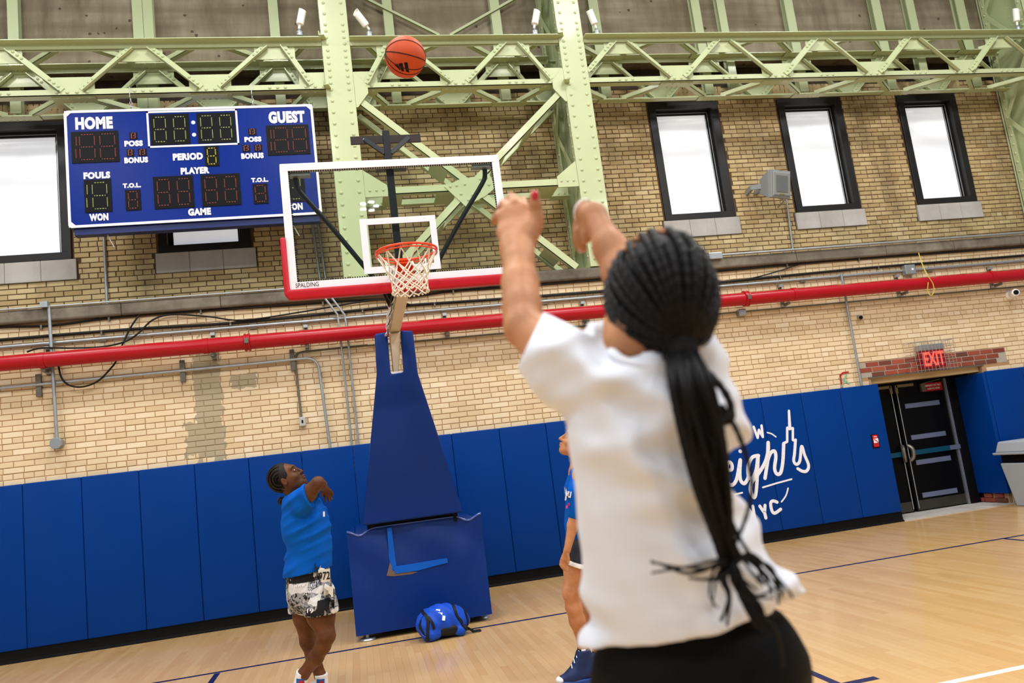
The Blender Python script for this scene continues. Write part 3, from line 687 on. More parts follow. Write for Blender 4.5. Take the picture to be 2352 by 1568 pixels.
for pts, lb in (([scale_from_cam((3.40, -.035, 5.0)), scale_from_cam((3.444, -0.035, 4.025)), (3.48, .72, 3.96), (3.46, -.12, 3.93), (3.487, -0.120, 3.745), (3.617, -0.085, 3.542), (3.624, -0.085, 3.386), (3.628, -0.085, 3.193), (3.637, -0.030, 2.545), (3.643, -0.030, 1.916)], 'left of two thin grey conduits passing behind the backboard'),
                ([scale_from_cam((3.47, -.035, 5.0)), scale_from_cam((3.513, -0.035, 4.020)), (3.55, .72, 3.96), (3.53, -.12, 3.93), (3.567, -0.120, 3.749), (3.701, -0.085, 3.534), (3.715, -0.085, 3.389), (3.717, -0.085, 3.184), (3.722, -0.030, 2.552), (3.723, -0.030, 1.933)], 'right of two thin grey conduits passing behind the backboard')):
    conduit(pts, .014, lb)
conduit([(3.95, -.02, 3.128), (X1, -.02, 3.118)], .011, 'thin dark conduit in the shade just below the red pipe', 'zinc')
conduit([(10.690, -0.080, 3.534), (10.700, -0.060, 3.077), (10.692, -0.060, 1.916)], .018, 'grey conduit dropping from the red pipe to the pads left of the doors')
CAM_SCALED[0] = True; conduit([(10.061, -0.050, 4.702), (10.031, -0.020, 3.811)], .014, 'thin grey conduit from the loudspeaker down to the ledge'); CAM_SCALED[0] = False
t = conduit([(8.3, -.10, 3.93), (X1, -.10, 3.925)], .018, 'grey conduit lying along the stone ledge on the right'); MB().box((8.78, -.11, 3.92), (.2, .06, .09)).build('coupling_box', M['alu'], t, bevel=.006)
conduit([(-4, -.09, 3.92), (3.6, -.09, 3.915)], .012, 'thin conduit lying along the stone ledge on the left')
def cable(pts, r, label, m='cable', nm='cable', cat='cable', n=5, ties=0):
    t = thing(nm, label, cat, pts[0]); P = spline(pts, n); b = MB(); b.tube(P, r, 6); b.build('strand', M[m], t, smooth=60)
    for k in range(ties):
        p = P[int((k+.5)/ties*(len(P)-1))]; MB().box((p[0], -.03, p[2]-.01), (.02, .035, .05)).build('staple', M['zinc'], t)
    return t
cable([(-1, -.03, 3.75), (-.19, -.03, 3.73), (.36, -.03, 3.70), (.98, -.03, 3.735), (1.8, -.03, 3.742), (2.92, -.03, 3.72), (3.77, -.03, 3.715), (4.49, -.03, 3.70), (5.1, -.03, 3.735), (5.72, -.03, 3.73), (7.3, -.03, 3.725), (8.95, -.03, 3.72), (10.1, -.03, 3.735), (11.05, -.03, 3.74), (13.87, -.03, 3.72), (16, -.03, 3.72)], .014, 'upper thin black cable just under the stone ledge', ties=12)
cable([(-1, -.03, 3.58), (-.19, -.03, 3.58), (1.16, -.03, 3.58), (2.34, -.03, 3.555), (3.75, -.03, 3.58), (4.46, -.03, 3.595), (5.71, -.03, 3.58), (8.62, -.03, 3.56), (10, -.03, 3.58), (11.34, -.03, 3.595), (13.88, -.03, 3.59), (16, -.03, 3.6)], .02, 'thicker black cable between the ledge and the red pipe', ties=9)
cable([(4.545, -0.050, 3.594), (4.143, -0.050, 3.695), (3.226, -0.050, 3.621), (2.499, -0.050, 3.574), (2.101, -0.050, 3.652), (1.683, -0.050, 3.715), (1.463, -0.060, 3.663), (1.306, -0.080, 3.515), (1.149, -0.100, 3.421), (0.911, -0.100, 3.386), (0.608, -0.100, 3.399), (0.271, -0.120, 3.428), (0.127, -0.140, 3.393)], .011, 'slack black cable sagging left onto the red pipe')
cable([(1.325, -0.050, 3.752), (1.218, -0.060, 3.595), (1.136, -0.070, 3.427), (1.073, -0.070, 3.293), (1.040, -0.070, 3.202), (0.988, -0.080, 3.129), (0.841, -0.080, 2.990), (0.676, -0.080, 2.940), (0.539, -0.080, 2.970), (0.459, -0.080, 3.064), (0.428, -0.080, 3.220), (0.411, -0.070, 3.356)], .011, 'black cable hanging in a loop below the red pipe')
cable([(8.600, -0.040, 3.534), (9.268, -0.040, 3.576), (9.755, -0.040, 3.653), (10.185, -0.040, 3.742), (10.758, -0.040, 3.798), (11.548, -0.040, 3.795)], .010, 'thin black cable rising across the other cables on the right')
M['yellow'] = mat('yellow_wire', '#c7b84a', .5)
cable([(12.033, -0.050, 3.891), (12.018, -0.100, 3.612), (11.892, -0.300, 3.386), (11.951, -0.310, 3.237), (11.946, -0.310, 3.122), (11.897, -0.300, 3.065), (11.869, -0.280, 3.123), (11.891, -0.300, 3.257)], .007, 'loose yellow wire looped over the red pipe', 'yellow', 'wire', 'wire')
t = thing('junction_box', 'small grey junction box on the upper conduit at right', 'junction box', (11.821, -0.050, 3.509)); MB().box((11.812, -0.060, 3.507), (.17, .09, .14)).build('housing', M['conduit'], t, bevel=.008); MB().box(vv((11.812, -0.060, 3.507))+Vector((.03, -.047, 0)), (.03, .006, .03)).build('label_plate', M['white_ink'], t)
t = thing('junction_box', 'small grey box below the red pipe, right of the braided head', 'junction box', (9.063, -0.050, 3.104)); MB().box((9.063, -0.050, 3.104), (.11, .09, .10)).build('housing', M['conduit'], t, bevel=.012); MB().box(vv((9.063, -0.050, 3.104))+Vector((0, -.05, 0)), (.085, .012, .075)).build('cover', M['alu'], t, bevel=.004)
# camera, sensor
t = thing('security_camera', 'white bullet camera at the right edge below the red pipe', 'camera', (13.466, -0.100, 3.010)); p = vv((13.479, -0.060, 3.005)); q = vv((13.403, -0.220, 3.007))
b = MB(); b.lathe([(.07, 0), (.075, .02), (.06, .05)], p+Vector((0, .055, 0)), (0, -1, 0), 16); b.build('mount', lampm, t, smooth=40)
d = (q-p).normalized(); b = MB(); b.lathe([(.045, 0), (.055, .02), (.055, .16), (.048, .17)], p, d, 16); b.build('barrel', lampm, t, smooth=40); b = MB(); b.lathe([(.036, 0), (.036, .012), (.02, .014)], p+d*.168, d, 14); b.build('lens', M['black_paint'], t, smooth=40)
t = thing('security_camera', 'tiny grey camera on the bricks left of the exit sign', 'camera', (10.855, -0.050, 2.881)); p = vv((10.892, -0.030, 2.888)); d = Vector((-.5, -1, -.25)).normalized()
b = MB(); b.tube([p+Vector((0, .03, 0)), p], .02, 8); b.build('mount', M['conduit'], t); b = MB(); b.tube([p-d*.03, p+d*.07], .032, 12); b.build('barrel', M['conduit'], t, smooth=40); b = MB(); b.tube([p+d*.07, p+d*.076], .027, 12); b.build('lens', M['black_paint'], t, smooth=40)
# loudspeaker
CAM_SCALED[0] = True
t = thing('loudspeaker', 'grey wall loudspeaker between two windows', 'loudspeaker', (9.762, -0.300, 4.828)); gs = mat('speaker_grey', '#8b8f8e', .5, 0, .08, 4); gg = mat('speaker_grille', '#6d7272', .7, 0, .1, 4, .5, 300)
c = vv((9.73, -.50, 4.77)); ax = Vector((.30, -.93, -.20)).normalized(); rx = ax.cross(Vector((0, 0, -1))).normalized(); ry = rx.cross(ax); rx = -rx if rx.x < 0 else rx; ry = ry if ry.z > 0 else -ry
def sq(cn, h, n=0): return [cn+rx*h*sx+ry*h*sz for sx, sz in ((-1, -1), (1, -1), (1, 1), (-1, 1))]
b = MB(); A = sq(c, .19); B_ = sq(c-ax*.06, .19); C_ = sq(c-ax*.30, .1); b.add(A+B_+C_, [(0, 1, 2, 3), (8, 11, 10, 9)]+[(i, 4+i, 4+(i+1) % 4, (i+1) % 4) for i in range(4)]+[(4+i, 8+i, 8+(i+1) % 4, 4+(i+1) % 4) for i in range(4)]); b.build('cabinet', gs, t, bevel=.01)
b = MB(); b.add(sq(c+ax*.004, .17)+sq(c+ax*.016, .15), [(4, 5, 6, 7)]+[(i, (i+1) % 4, 4+(i+1) % 4, 4+i) for i in range(4)]); b.build('grille_frame', gs, t)
b = MB(); b.add(sq(c+ax*.018, .115)+sq(c+ax*.021, .112), [(4, 5, 6, 7)]+[(i, (i+1) % 4, 4+(i+1) % 4, 4+i) for i in range(4)]); b.build('grille', gg, t)
b = MB(); b.bar(c+ax*.018-ry*.14-rx*.05, c+ax*.018-ry*.14+rx*.05, .016, .006, ax); b.build('badge', mat('badge', '#a59a62', .4, .5), t)
e = c-ax*.30; b = MB(); b.bar(e+ax*.05-rx*.1, e-ax*.08-rx*.16, .03, .07, (0, 0, 1)); b.bar(e-ax*.08-rx*.16, (e.x-.16, 0, e.z), .04, .07, (0, 0, 1)); b.bar(e, (e.x-.02, 0, e.z), .05, .06, (0, 0, 1)); b.build('bracket', gs, t)
b = MB(); b.tube(spline([c-ax*.15-ry*.14, (9.85, -.3, 4.60), (9.9, -.06, 4.58)], 5), .012, 6); b.build('lead', M['conduit'], t)
CAM_SCALED[0] = False
# exit sign with wire guard
t = thing('exit_sign', 'red EXIT sign in a wire cage above the black doors', 'sign', (11.85, -.1, 2.03)); ex_m = mat('exit_dark_red', '#7c1420', .4, 0, .05, 4, emit='#7a0d18', es=.5); ex_l = mat('exit_letters', '#ff5a4a', .4, 0, 0, 1, emit='#ff5540', es=1.2)
MB().lohi((11.67, -.15, 2.05), (12.05, -.05, 2.30)).build('face', ex_m, t, bevel=.006); MB().lohi((11.66, -.155, 2.30), (12.06, -.045, 2.385)).build('housing', M['conduit'], t, bevel=.008)
text('EXIT', (11.86, -.152, 2.175), .20, ex_l, t, w=.34, bold=.03)
b = MB()
for i in range(12): x = 11.52+i*.06; b.tube([(x, -.005, 2.44), (x, -.2, 2.43), (x, -.2, 2.0), (x, -.005, 2.0)], .0035, 5)
for z in (2.02, 2.10, 2.18, 2.26, 2.34, 2.42): b.tube([(11.52, -.005, z), (11.52, -.2, z), (12.18, -.2, z), (12.18, -.005, z)], .0035, 5)
b.build('wire_guard', mat('wire_grey', '#b3a7a2', .4, .6), t)
# fire alarm pull in the end pad
t = thing('fire_alarm_box', 'small red and white alarm box set in the blue pad by the doors', 'alarm', (10.74, -.06, 1.13)); rd = mat('alarm_red', '#c01522', .4)
MB().lohi((10.685, -.066, 1.035), (10.795, -.058, 1.225)).build('recess', M['black_paint'], t); MB().lohi((10.70, -.078, 1.05), (10.78, -.06, 1.215)).build('case', rd, t, bevel=.004)
MB().lohi((10.705, -.083, 1.105), (10.775, -.076, 1.165)).build('panel', M['white_ink'], t); b = MB(); b.bar((10.71, -.085, 1.16), (10.77, -.085, 1.11), .006, .014, (0, -1, 0)); b.build('lever', rd, t)
text('PULL', (10.74, -.0795, 1.19), .018, M['white_ink'], t, w=.05, bold=.02)
# paint marks by the door
b = MB(); ribbon(b, [(10.383, -0.012, 1.831), (10.421, -0.012, 1.981), (10.423, -0.012, 2.092), (10.471, -0.012, 2.125), (10.555, -0.012, 2.128)], .022, (0, -1, 0)); b.build('graffiti', mat('red_spray', '#b0161c', .7), wall)
b = MB(); ribbon(b, [(10.402, -0.012, 2.057), (10.536, -0.012, 1.969)], .022, (0, -1, 0)); ribbon(b, [(10.518, -0.012, 2.083), (10.411, -0.012, 1.933)], .022, (0, -1, 0)); b.build('graffiti', mat('green_spray', '#7fae8c', .7), wall)
# bin
t = thing('litter_bin', 'pale grey litter bin with lid at the right edge, in front of the blue pad', 'bin', (12.78, -.5, 0)); bm_ = mat('bin_plastic', '#a7adb3', .5, 0, .05, 3)
def sqr(cx, cy, z, hx, hy, r=.05):
    return [(cx+sx*(hx-(0 if (i+j) % 2 else 0)), cy+sy*hy, z) for i, (sx, sy) in enumerate(((-1, -1), (1, -1), (1, 1), (-1, 1))) for j in (0,)]
def frus(z0, h0, z1, h1): return MB().add(sqr(12.80, -.5, z0, h0, h0)+sqr(12.80, -.5, z1, h1, h1), [(3, 2, 1, 0), (4, 5, 6, 7)]+[(i, (i+1) % 4, 4+(i+1) % 4, 4+i) for i in range(4)])
frus(0, .22, .60, .285).build('body', bm_, t, bevel=.015); frus(.60, .26, .72, .26).build('opening', M['black_paint'], t); frus(.72, .33, .75, .335).build('lid_rim', bm_, t, bevel=.008); frus(.75, .31, .90, .27).build('lid', bm_, t, bevel=.02)
# lettering painted across the pads
t = thing('painted_lettering', 'white hand-painted lettering NEW Heights NYC across the blue pads', 'lettering', (9.0, -.065, 1.1)); Y = -.0612
def LG(pts, w, sm=0, nm='stroke'):
    b = MB(); P = [vv(p) for p in pts]; ribbon(b, spline(P, sm) if sm else P, w, (0, -1, 0)); b.build(nm, M['white_ink'], t)
LG([(8.583, -0.061, 1.364), (8.572, -0.061, 1.552), (8.670, -0.061, 1.354), (8.663, -0.061, 1.530)], .035)
LG([(8.867, -0.061, 1.554), (8.777, -0.061, 1.558), (8.788, -0.061, 1.404), (8.866, -0.061, 1.407)], .035); LG([(8.782, -0.061, 1.475), (8.834, -0.061, 1.481)], .032)
LG([(8.953, -0.061, 1.532), (8.984, -0.061, 1.381), (9.022, -0.061, 1.483), (9.062, -0.061, 1.384), (9.071, -0.061, 1.536)], .035)
LG([(9.136, -0.061, 1.434), (9.197, -0.061, 1.410), (9.253, -0.061, 1.362)], .018, 4)
LG([(8.264, -0.061, 0.918), (8.252, -0.061, 1.063)], .05)
LG([(8.425, -0.061, 1.013), (8.532, -0.061, 1.011), (8.545, -0.061, 1.084), (8.499, -0.061, 1.107), (8.462, -0.061, 1.008), (8.443, -0.061, 0.867), (8.496, -0.061, 0.809), (8.584, -0.061, 0.878), (8.679, -0.061, 1.120), (8.643, -0.061, 0.957), (8.637, -0.061, 0.854), (8.680, -0.061, 0.808), (8.740, -0.061, 0.858), (8.774, -0.061, 0.940)], .048, 5)
LG([(8.699, -0.061, 1.234), (8.706, -0.061, 1.233)], .05)
LG([(8.953, -0.061, 1.145), (8.860, -0.061, 1.133), (8.785, -0.061, 1.037), (8.760, -0.061, 0.902), (8.804, -0.061, 0.861), (8.887, -0.061, 0.967), (8.946, -0.061, 1.146), (8.882, -0.061, 0.869), (8.825, -0.061, 0.663), (8.783, -0.061, 0.611), (8.754, -0.061, 0.695), (8.787, -0.061, 0.806), (8.894, -0.061, 0.896), (9.030, -0.061, 1.042), (9.103, -0.061, 1.191), (9.124, -0.061, 1.300)], .048, 5)
LG([(9.124, -0.061, 1.300), (9.070, -0.061, 1.049), (8.992, -0.061, 0.838)], .048)
LG([(9.072, -0.061, 1.060), (9.136, -0.061, 1.158), (9.198, -0.061, 1.174), (9.201, -0.061, 1.091), (9.155, -0.061, 0.951), (9.173, -0.061, 0.873), (9.233, -0.061, 0.883), (9.292, -0.061, 1.022), (9.350, -0.061, 1.256)], .048, 5)
LG([(9.332, -0.061, 1.193), (9.345, -0.061, 1.262), (9.407, -0.061, 1.279), (9.443, -0.061, 1.464), (9.486, -0.061, 1.447), (9.513, -0.061, 1.689)], .034); LG([(9.513, -0.061, 1.689), (9.472, -0.061, 1.443), (9.526, -0.061, 1.449), (9.495, -0.061, 1.292), (9.525, -0.061, 1.277)], .034)
LG([(9.534, -0.061, 1.287), (9.487, -0.061, 1.115), (9.454, -0.061, 1.013), (9.484, -0.061, 0.963), (9.544, -0.061, 1.002), (9.608, -0.061, 1.190), (9.630, -0.061, 1.069), (9.662, -0.061, 0.929), (9.621, -0.061, 0.858), (9.556, -0.061, 0.860), (9.492, -0.061, 0.903)], .042, 5)
LG([(8.938, -0.061, 0.723), (9.157, -0.061, 0.753), (9.376, -0.061, 0.777)], .022); LG([(8.346, -0.061, 0.668), (8.633, -0.061, 0.693)], .022); LG([(8.475, -0.061, 0.549), (8.535, -0.061, 0.501), (8.585, -0.061, 0.460)], .018, 4)
LG([(9.173, -0.061, 0.502), (9.252, -0.061, 0.573), (9.302, -0.061, 0.665)], .02, 4)
LG([(8.648, -0.061, 0.355), (8.668, -0.061, 0.500), (8.748, -0.061, 0.347), (8.750, -0.061, 0.501)], .042); LG([(8.850, -0.061, 0.488), (8.902, -0.061, 0.389), (8.927, -0.061, 0.489)], .042); LG([(8.903, -0.061, 0.395), (8.909, -0.061, 0.325)], .044)
LG([(9.109, -0.061, 0.505), (9.056, -0.061, 0.529), (9.013, -0.061, 0.506), (9.013, -0.061, 0.403), (9.051, -0.061, 0.369), (9.142, -0.061, 0.408)], .042, 3)
# ------------------------------------------------------------------ scoreboard
CAM_SCALED[0] = True
t = thing('scoreboard', 'blue and white electronic scoreboard hung on chains from the left truss', 'scoreboard', (2.19, -.83, 4.6)); SY = -.83
sb = vinyl('scoreboard_blue', '#04257c', .0, .28, spec=.1); sd = mat('scoreboard_navy', '#0c1f5c', .35); wf = M['white_paint']; blk = mat('display_black', '#0d0c0e', .4, 0, .1, 8, spec=.1)
MB().lohi((.84, SY, 4.60), (3.55, SY+.14, 5.96)).build('cabinet', sd, t, bevel=.006, seg=1)
MB().lohi((.86, SY-.006, 4.62), (3.53, SY+.002, 5.94)).build('face', sb, t)
b = MB(); w = .028
for lo_, hi_ in (((.835, SY-.012, 4.595), (3.555, SY-.004, 4.595+w)), ((.835, SY-.012, 5.965-w), (3.555, SY-.004, 5.965)), ((.835, SY-.012, 4.595), (.835+w, SY-.004, 5.965)), ((3.555-w, SY-.012, 4.595), (3.555, SY-.004, 5.965))): b.lohi(lo_, hi_)
for x, z, sx, sz in ((.84, 4.6, 1, 1), (3.55, 4.6, -1, 1), (.84, 5.96, 1, -1), (3.55, 5.96, -1, -1)): b.prism([(x, SY-.0135, z), (x+sx*.09, SY-.0135, z), (x, SY-.0135, z+sz*.09)], (0, .0085, 0))
b.build('border', wf, t)
b = MB(); 
for lo_, hi_ in (((1.70, SY-.012, 5.49), (2.69, SY-.004, 5.51)), ((1.70, SY-.012, 5.91), (2.69, SY-.004, 5.93)), ((1.70, SY-.012, 5.49), (1.72, SY-.004, 5.93)), ((2.67, SY-.012, 5.49), (2.69, SY-.004, 5.93))): b.lohi(lo_, hi_)
b.build('clock_frame', wf, t)
MB().lohi((.88, SY+.02, 4.52), (3.52, SY+.13, 4.60)).build('lower_tray', sd, t)
led = {'y': mat('led_yellow', '#a49d4a', .4), 'r': mat('led_red', '#8e443c', .4), 'g': mat('led_green', '#a3ad68', .4), 'Y': mat('led_bright', '#d9cf3a', .4)}
def dots(mb, x, z, w, h, s='8'):
    """segment outline of a digit as small LEDs, slightly slanted"""
    L = []; n = max(3, int(w/.017)); m_ = max(4, int(h/2/.018)); e = .1
    for k in range(n): f = (k+.5)/n*(1-2*e)+e; L += [(f, 0), (f, 1), (f, .5)]
    for k in range(m_): f = (k+.5)/m_*.36+.07; L += [(0, f), (1, f), (0, 1-f), (1, 1-f)]
    if s == '1': L = [(1, f) for _, f in L if _ == 0]
    for i, (u, v_) in enumerate(L):
        px = x+u*w+(.004 if i % 2 else -.004); pz = z+v_*h; mb.dome((px, SY-.016, pz), (0, -1, 0), .0062, n=5, h=.5)
def disp(x0, x1, z0, z1, ds, c, pn='display'):
    o = MB().lohi((x0, SY-.014, z0), (x1, SY-.004, z1)).build(pn, blk, t)
    b = MB(); n = len(ds); W_ = x1-x0; H_ = z1-z0
    for i, d in enumerate(ds):
        if ds[0] == '1': cx = (x0+W_*.02) if i == 0 else x0+W_*(.17+.43*(i-1)) if n == 3 else x0+W_*.32; w_ = W_*(.08 if i == 0 else (.33 if n == 3 else .5))
        else: cx = x0+W_*(i/n)+W_/n*.18; w_ = W_/n*.62
        dots(b, cx, z0+H_*.1, w_, H_*.8, d)
    b.build('led_dots', led[c], o, kind='stuff')
for a in ((.90, 1.39, 5.34, 5.71, '188', 'r'), (3.0, 3.485, 5.34, 5.71, '188', 'r'), (1.735, 2.155, 5.52, 5.89, '88', 'g'), (2.24, 2.66, 5.52, 5.89, '88', 'g'), (1.51, 1.59, 5.60, 5.68, '8', 'r'), (2.80, 2.89, 5.60, 5.68, '8', 'r'), (1.47, 1.545, 5.40, 5.48, '8', 'r'), (1.59, 1.68, 5.40, 5.48, '8', 'r'), (2.72, 2.805, 5.40, 5.48, '8', 'r'), (2.85, 2.94, 5.40, 5.48, '8', 'r'),
          (2.30, 2.455, 5.24, 5.48, '8', 'Y'), (1.73, 2.155, 4.76, 5.14, '88', 'r'), (2.24, 2.665, 4.76, 5.14, '88', 'r'), (1.01, 1.29, 4.76, 5.14, '18', 'g'), (1.43, 1.59, 4.76, 5.0, '8', 'r'), (2.80, 2.965, 4.76, 5.0, '8', 'r'), (3.12, 3.385, 4.76, 5.10, '18', 'g')): disp(*a)
for z in (5.63, 5.78): b = MB(); b.lathe([(.022, 0), (.022, .006)], (2.2, SY-.004, z), (0, -1, 0), 14); b.build('colon_dot', wf, t)
for s_, x0, x1, z0, z1 in (('HOME', .95, 1.34, 5.735, 5.885), ('GUEST', 3.04, 3.455, 5.735, 5.885), ('POSS', 1.45, 1.645, 5.515, 5.585), ('POSS', 2.75, 2.94, 5.515, 5.58), ('BONUS', 1.44, 1.69, 5.315, 5.385), ('BONUS', 2.70, 2.95, 5.31, 5.38), ('PERIOD', 1.955, 2.28, 5.325, 5.41), ('PLAYER', 2.03, 2.34, 5.155, 5.235), ('FOULS', 1.01, 1.285, 5.15, 5.23), ('FOULS', 3.12, 3.38, 5.12, 5.2), ('WON', 1.05, 1.245, 4.66, 4.745), ('WON', 3.13, 3.34, 4.66, 4.745), ('GAME', 2.08, 2.325, 4.66, 4.745), ('T.O.L.', 1.41, 1.60, 5.025, 5.08), ('T.O.L.', 2.79, 2.98, 5.02, 5.075)):
    text(s_, ((x0+x1)/2, SY-.0085, (z0+z1)/2), z1-z0, M['white_ink'], t, w=x1-x0, bold=.062, space=1.1)
for x in (1.53, 2.87):
    b = MB(); z = 6.22
    b.tube([(x, -.82, 6.25), (x, -.82, 6.12)], .004, 5)
    for k in range(4):
        P = [Vector((x+(.012*math.cos(a) if k % 2 else 0), -.79+(0 if k % 2 else .012*math.cos(a)), 6.10-k*.038+.026*math.sin(a))) for a in [2*math.pi*i/10 for i in range(10)]]; b.tube(P, .004, 5, closed=True)
    b.build('hanging_chain', M['alu'], t)
for x in (1.2, 3.2): b = MB(); b.tube(spline([(x, -.76, 4.53), (x+.03, -.77, 4.46), (x+.07, -.77, 4.37)], 5), .006, 5); b.build('pull_cord', M['stone'], t)
CAM_SCALED[0] = False
# ------------------------------------------------------------------ soft bodies from blended distance fields
def smin(a, b, k):
    if k <= 0: return np.minimum(a, b)
    h = np.maximum(k-np.abs(a-b), 0)/k
    return np.minimum(a, b)-h*h*k*.25
class SDF:
    def __init__(s): s.ops = []
    def cap(s, a, ra, b, rb, k=.02, sub=False):
        a = np.array(a, float); b = np.array(b, float); ab = b-a; L = max(ab@ab, 1e-9)
        def f(X, Y, Z):
            x, y, z = X-a[0], Y-a[1], Z-a[2]; t = np.clip((x*ab[0]+y*ab[1]+z*ab[2])/L, 0, 1)
            return np.sqrt((x-ab[0]*t)**2+(y-ab[1]*t)**2+(z-ab[2]*t)**2)-(ra+(rb-ra)*t)
        m = max(ra, rb); s.ops.append((f, np.minimum(a, b)-m, np.maximum(a, b)+m, k, sub)); return s
    def chain(s, pts, k=.02):
        for p, q in zip(pts, pts[1:]): s.cap(p[:3], p[3], q[:3], q[3], k)
        return s
    def ell(s, c, r, ax=None, k=.02, sub=False):
        c = np.array(c, float); r = np.array(r, float); A = np.eye(3) if ax is None else np.array([np.array(v)/np.linalg.norm(v) for v in ax])
        def f(X, Y, Z):
            x, y, z = X-c[0], Y-c[1], Z-c[2]
            q = [(A[i, 0]*x+A[i, 1]*y+A[i, 2]*z) for i in range(3)]
            k0 = np.sqrt(sum((q[i]/r[i])**2 for i in range(3))); k1 = np.sqrt(sum((q[i]/r[i]**2)**2 for i in range(3)))
            return k0*(k0-1)/np.maximum(k1, 1e-6)
        m = np.sqrt(((A*r[:, None])**2).sum(0)); s.ops.append((f, c-m, c+m, k, sub)); return s
    def ecap(s, a, wa, b, wb, side, k=.03, sub=False):
        """tapered capsule with an elliptical section: wa, wb = (half width along side, half depth)"""
        a = np.array(a, float); b = np.array(b, float); ab = b-a; L = np.linalg.norm(ab); z_ = ab/L
        sd = np.array(side, float); sd = sd-z_*(sd@z_); sd /= np.linalg.norm(sd); d_ = np.cross(z_, sd)
        def f(X, Y, Z):
            x, y, z = X-a[0], Y-a[1], Z-a[2]; h = x*z_[0]+y*z_[1]+z*z_[2]; t = np.clip(h/L, 0, 1); e = h-t*L
            u = (x*sd[0]+y*sd[1]+z*sd[2])/(wa[0]+(wb[0]-wa[0])*t); v = (x*d_[0]+y*d_[1]+z*d_[2])/(wa[1]+(wb[1]-wa[1])*t)
            mn = np.minimum(wa[0]+(wb[0]-wa[0])*t, wa[1]+(wb[1]-wa[1])*t)
            return (np.sqrt(u*u+v*v+(e/mn)**2)-1)*mn
        m = max(*wa, *wb); s.ops.append((f, np.minimum(a, b)-m, np.maximum(a, b)+m, k, sub)); return s
    def mesh(s, name, vox, mats, parent=None, cuts=(), disp=None, pad=.03, shell=0, smooth=True):
        lo = np.min([o[1] for o in s.ops if not o[4]], 0)-pad; hi = np.max([o[2] for o in s.ops if not o[4]], 0)+pad
        n = np.ceil((hi-lo)/vox).astype(int)+1
        D = np.full(n, .2, np.float32); ax = [lo[i]+vox*np.arange(n[i]) for i in range(3)]
        for f, l, h, k, sub in s.ops:
            m = pad*.7+k
            i0 = np.maximum(np.floor((l-m-lo)/vox).astype(int), 0); i1 = np.minimum(np.ceil((h+m-lo)/vox).astype(int)+1, n)
            if (i1 <= i0).any(): continue
            sl = tuple(slice(i0[i], i1[i]) for i in range(3)); G = np.meshgrid(*[ax[i][sl[i]].astype(np.float32) for i in range(3)], indexing='ij', sparse=True)
            v = f(*G).astype(np.float32); D[sl] = -smin(-D[sl], v, k) if sub else smin(D[sl], v, k)
        G = None
        if disp or cuts: G = np.meshgrid(*[a.astype(np.float32) for a in ax], indexing='ij', sparse=True)
        if disp:
            D += disp(*G).astype(np.float32)*(np.abs(D) < .06)
        if shell: D = np.abs(D+shell)-shell
        for c in cuts: D = np.maximum(D, c(*G).astype(np.float32))
        D[0] = D[-1] = .2; D[:, 0] = D[:, -1] = .2; D[:, :, 0] = D[:, :, -1] = .2
        V, Fq = snets(D, lo, vox)
        me = bpy.data.meshes.new(name); me.vertices.add(len(V)); me.vertices.foreach_set('co', V.astype(np.float32).ravel())
        me.loops.add(Fq.size); me.loops.foreach_set('vertex_index', Fq.ravel().astype(np.int32)); me.polygons.add(len(Fq)); me.polygons.foreach_set('loop_start', np.arange(len(Fq), dtype=np.int32)*4)
        me.update(calc_edges=True); me.validate()
        for m in (mats if isinstance(mats, (list, tuple)) else [mats]): me.materials.append(m)
        me.shade_smooth()
        return link(name, me, parent)
def plane_cut(p, nrm):
    """keeps the side the normal points away from"""
    p = np.array(p, float); n = np.array(nrm, float); n /= np.linalg.norm(n)
    return lambda X, Y, Z: (X-p[0])*n[0]+(Y-p[1])*n[1]+(Z-p[2])*n[2]
def snets(D, lo, h):
    s = D < 0; nx, ny, nz = D.shape; c = np.zeros((nx-1, ny-1, nz-1), np.int32)
    act = np.zeros((nx-1, ny-1, nz-1), np.uint8)
    for i in (0, 1):
        for j in (0, 1):
            for k in (0, 1): act += s[i:nx-1+i, j:ny-1+j, k:nz-1+k]
    I = np.argwhere((act > 0) & (act < 8)); pos = np.zeros((len(I), 3)); cnt = np.zeros(len(I))
    cor = [(i, j, k) for i in (0, 1) for j in (0, 1) for k in (0, 1)]
    val = {q: D[I[:, 0]+q[0], I[:, 1]+q[1], I[:, 2]+q[2]].astype(float) for q in cor}
    for a in cor:
        for ax in range(3):
            if a[ax]: continue
            b = list(a); b[ax] = 1; b = tuple(b); va, vb = val[a], val[b]; x = (va < 0) != (vb < 0); t = np.where(x, va/np.where(x, va-vb, 1), 0)
            p = np.tile(np.array(a, float), (len(I), 1)); p[:, ax] = t; pos[x] += p[x]; cnt[x] += 1
    V = np.array(lo)+(I+pos/cnt[:, None])*h
    c[:] = -1; c[I[:, 0], I[:, 1], I[:, 2]] = np.arange(len(I)); F = []
    for ax in range(3):
        a, b = [(1, 2), (2, 0), (0, 1)][ax]
        s0 = [slice(None)]*3; s1 = [slice(None)]*3; s0[ax] = slice(0, -1); s1[ax] = slice(1, None)
        E = np.argwhere(s[tuple(s0)] != s[tuple(s1)]); E = E[(E[:, a] > 0) & (E[:, b] > 0)]
        ins = s[tuple(s0)][E[:, 0], E[:, 1], E[:, 2]]
        def cell(da, db):
            q = E.copy(); q[:, a] -= da; q[:, b] -= db; return c[q[:, 0], q[:, 1], q[:, 2]]
        Q = np.stack([cell(1, 1), cell(0, 1), cell(0, 0), cell(1, 0)], 1); Q[~ins] = Q[~ins][:, ::-1]; F.append(Q)
    return V, np.concatenate(F)
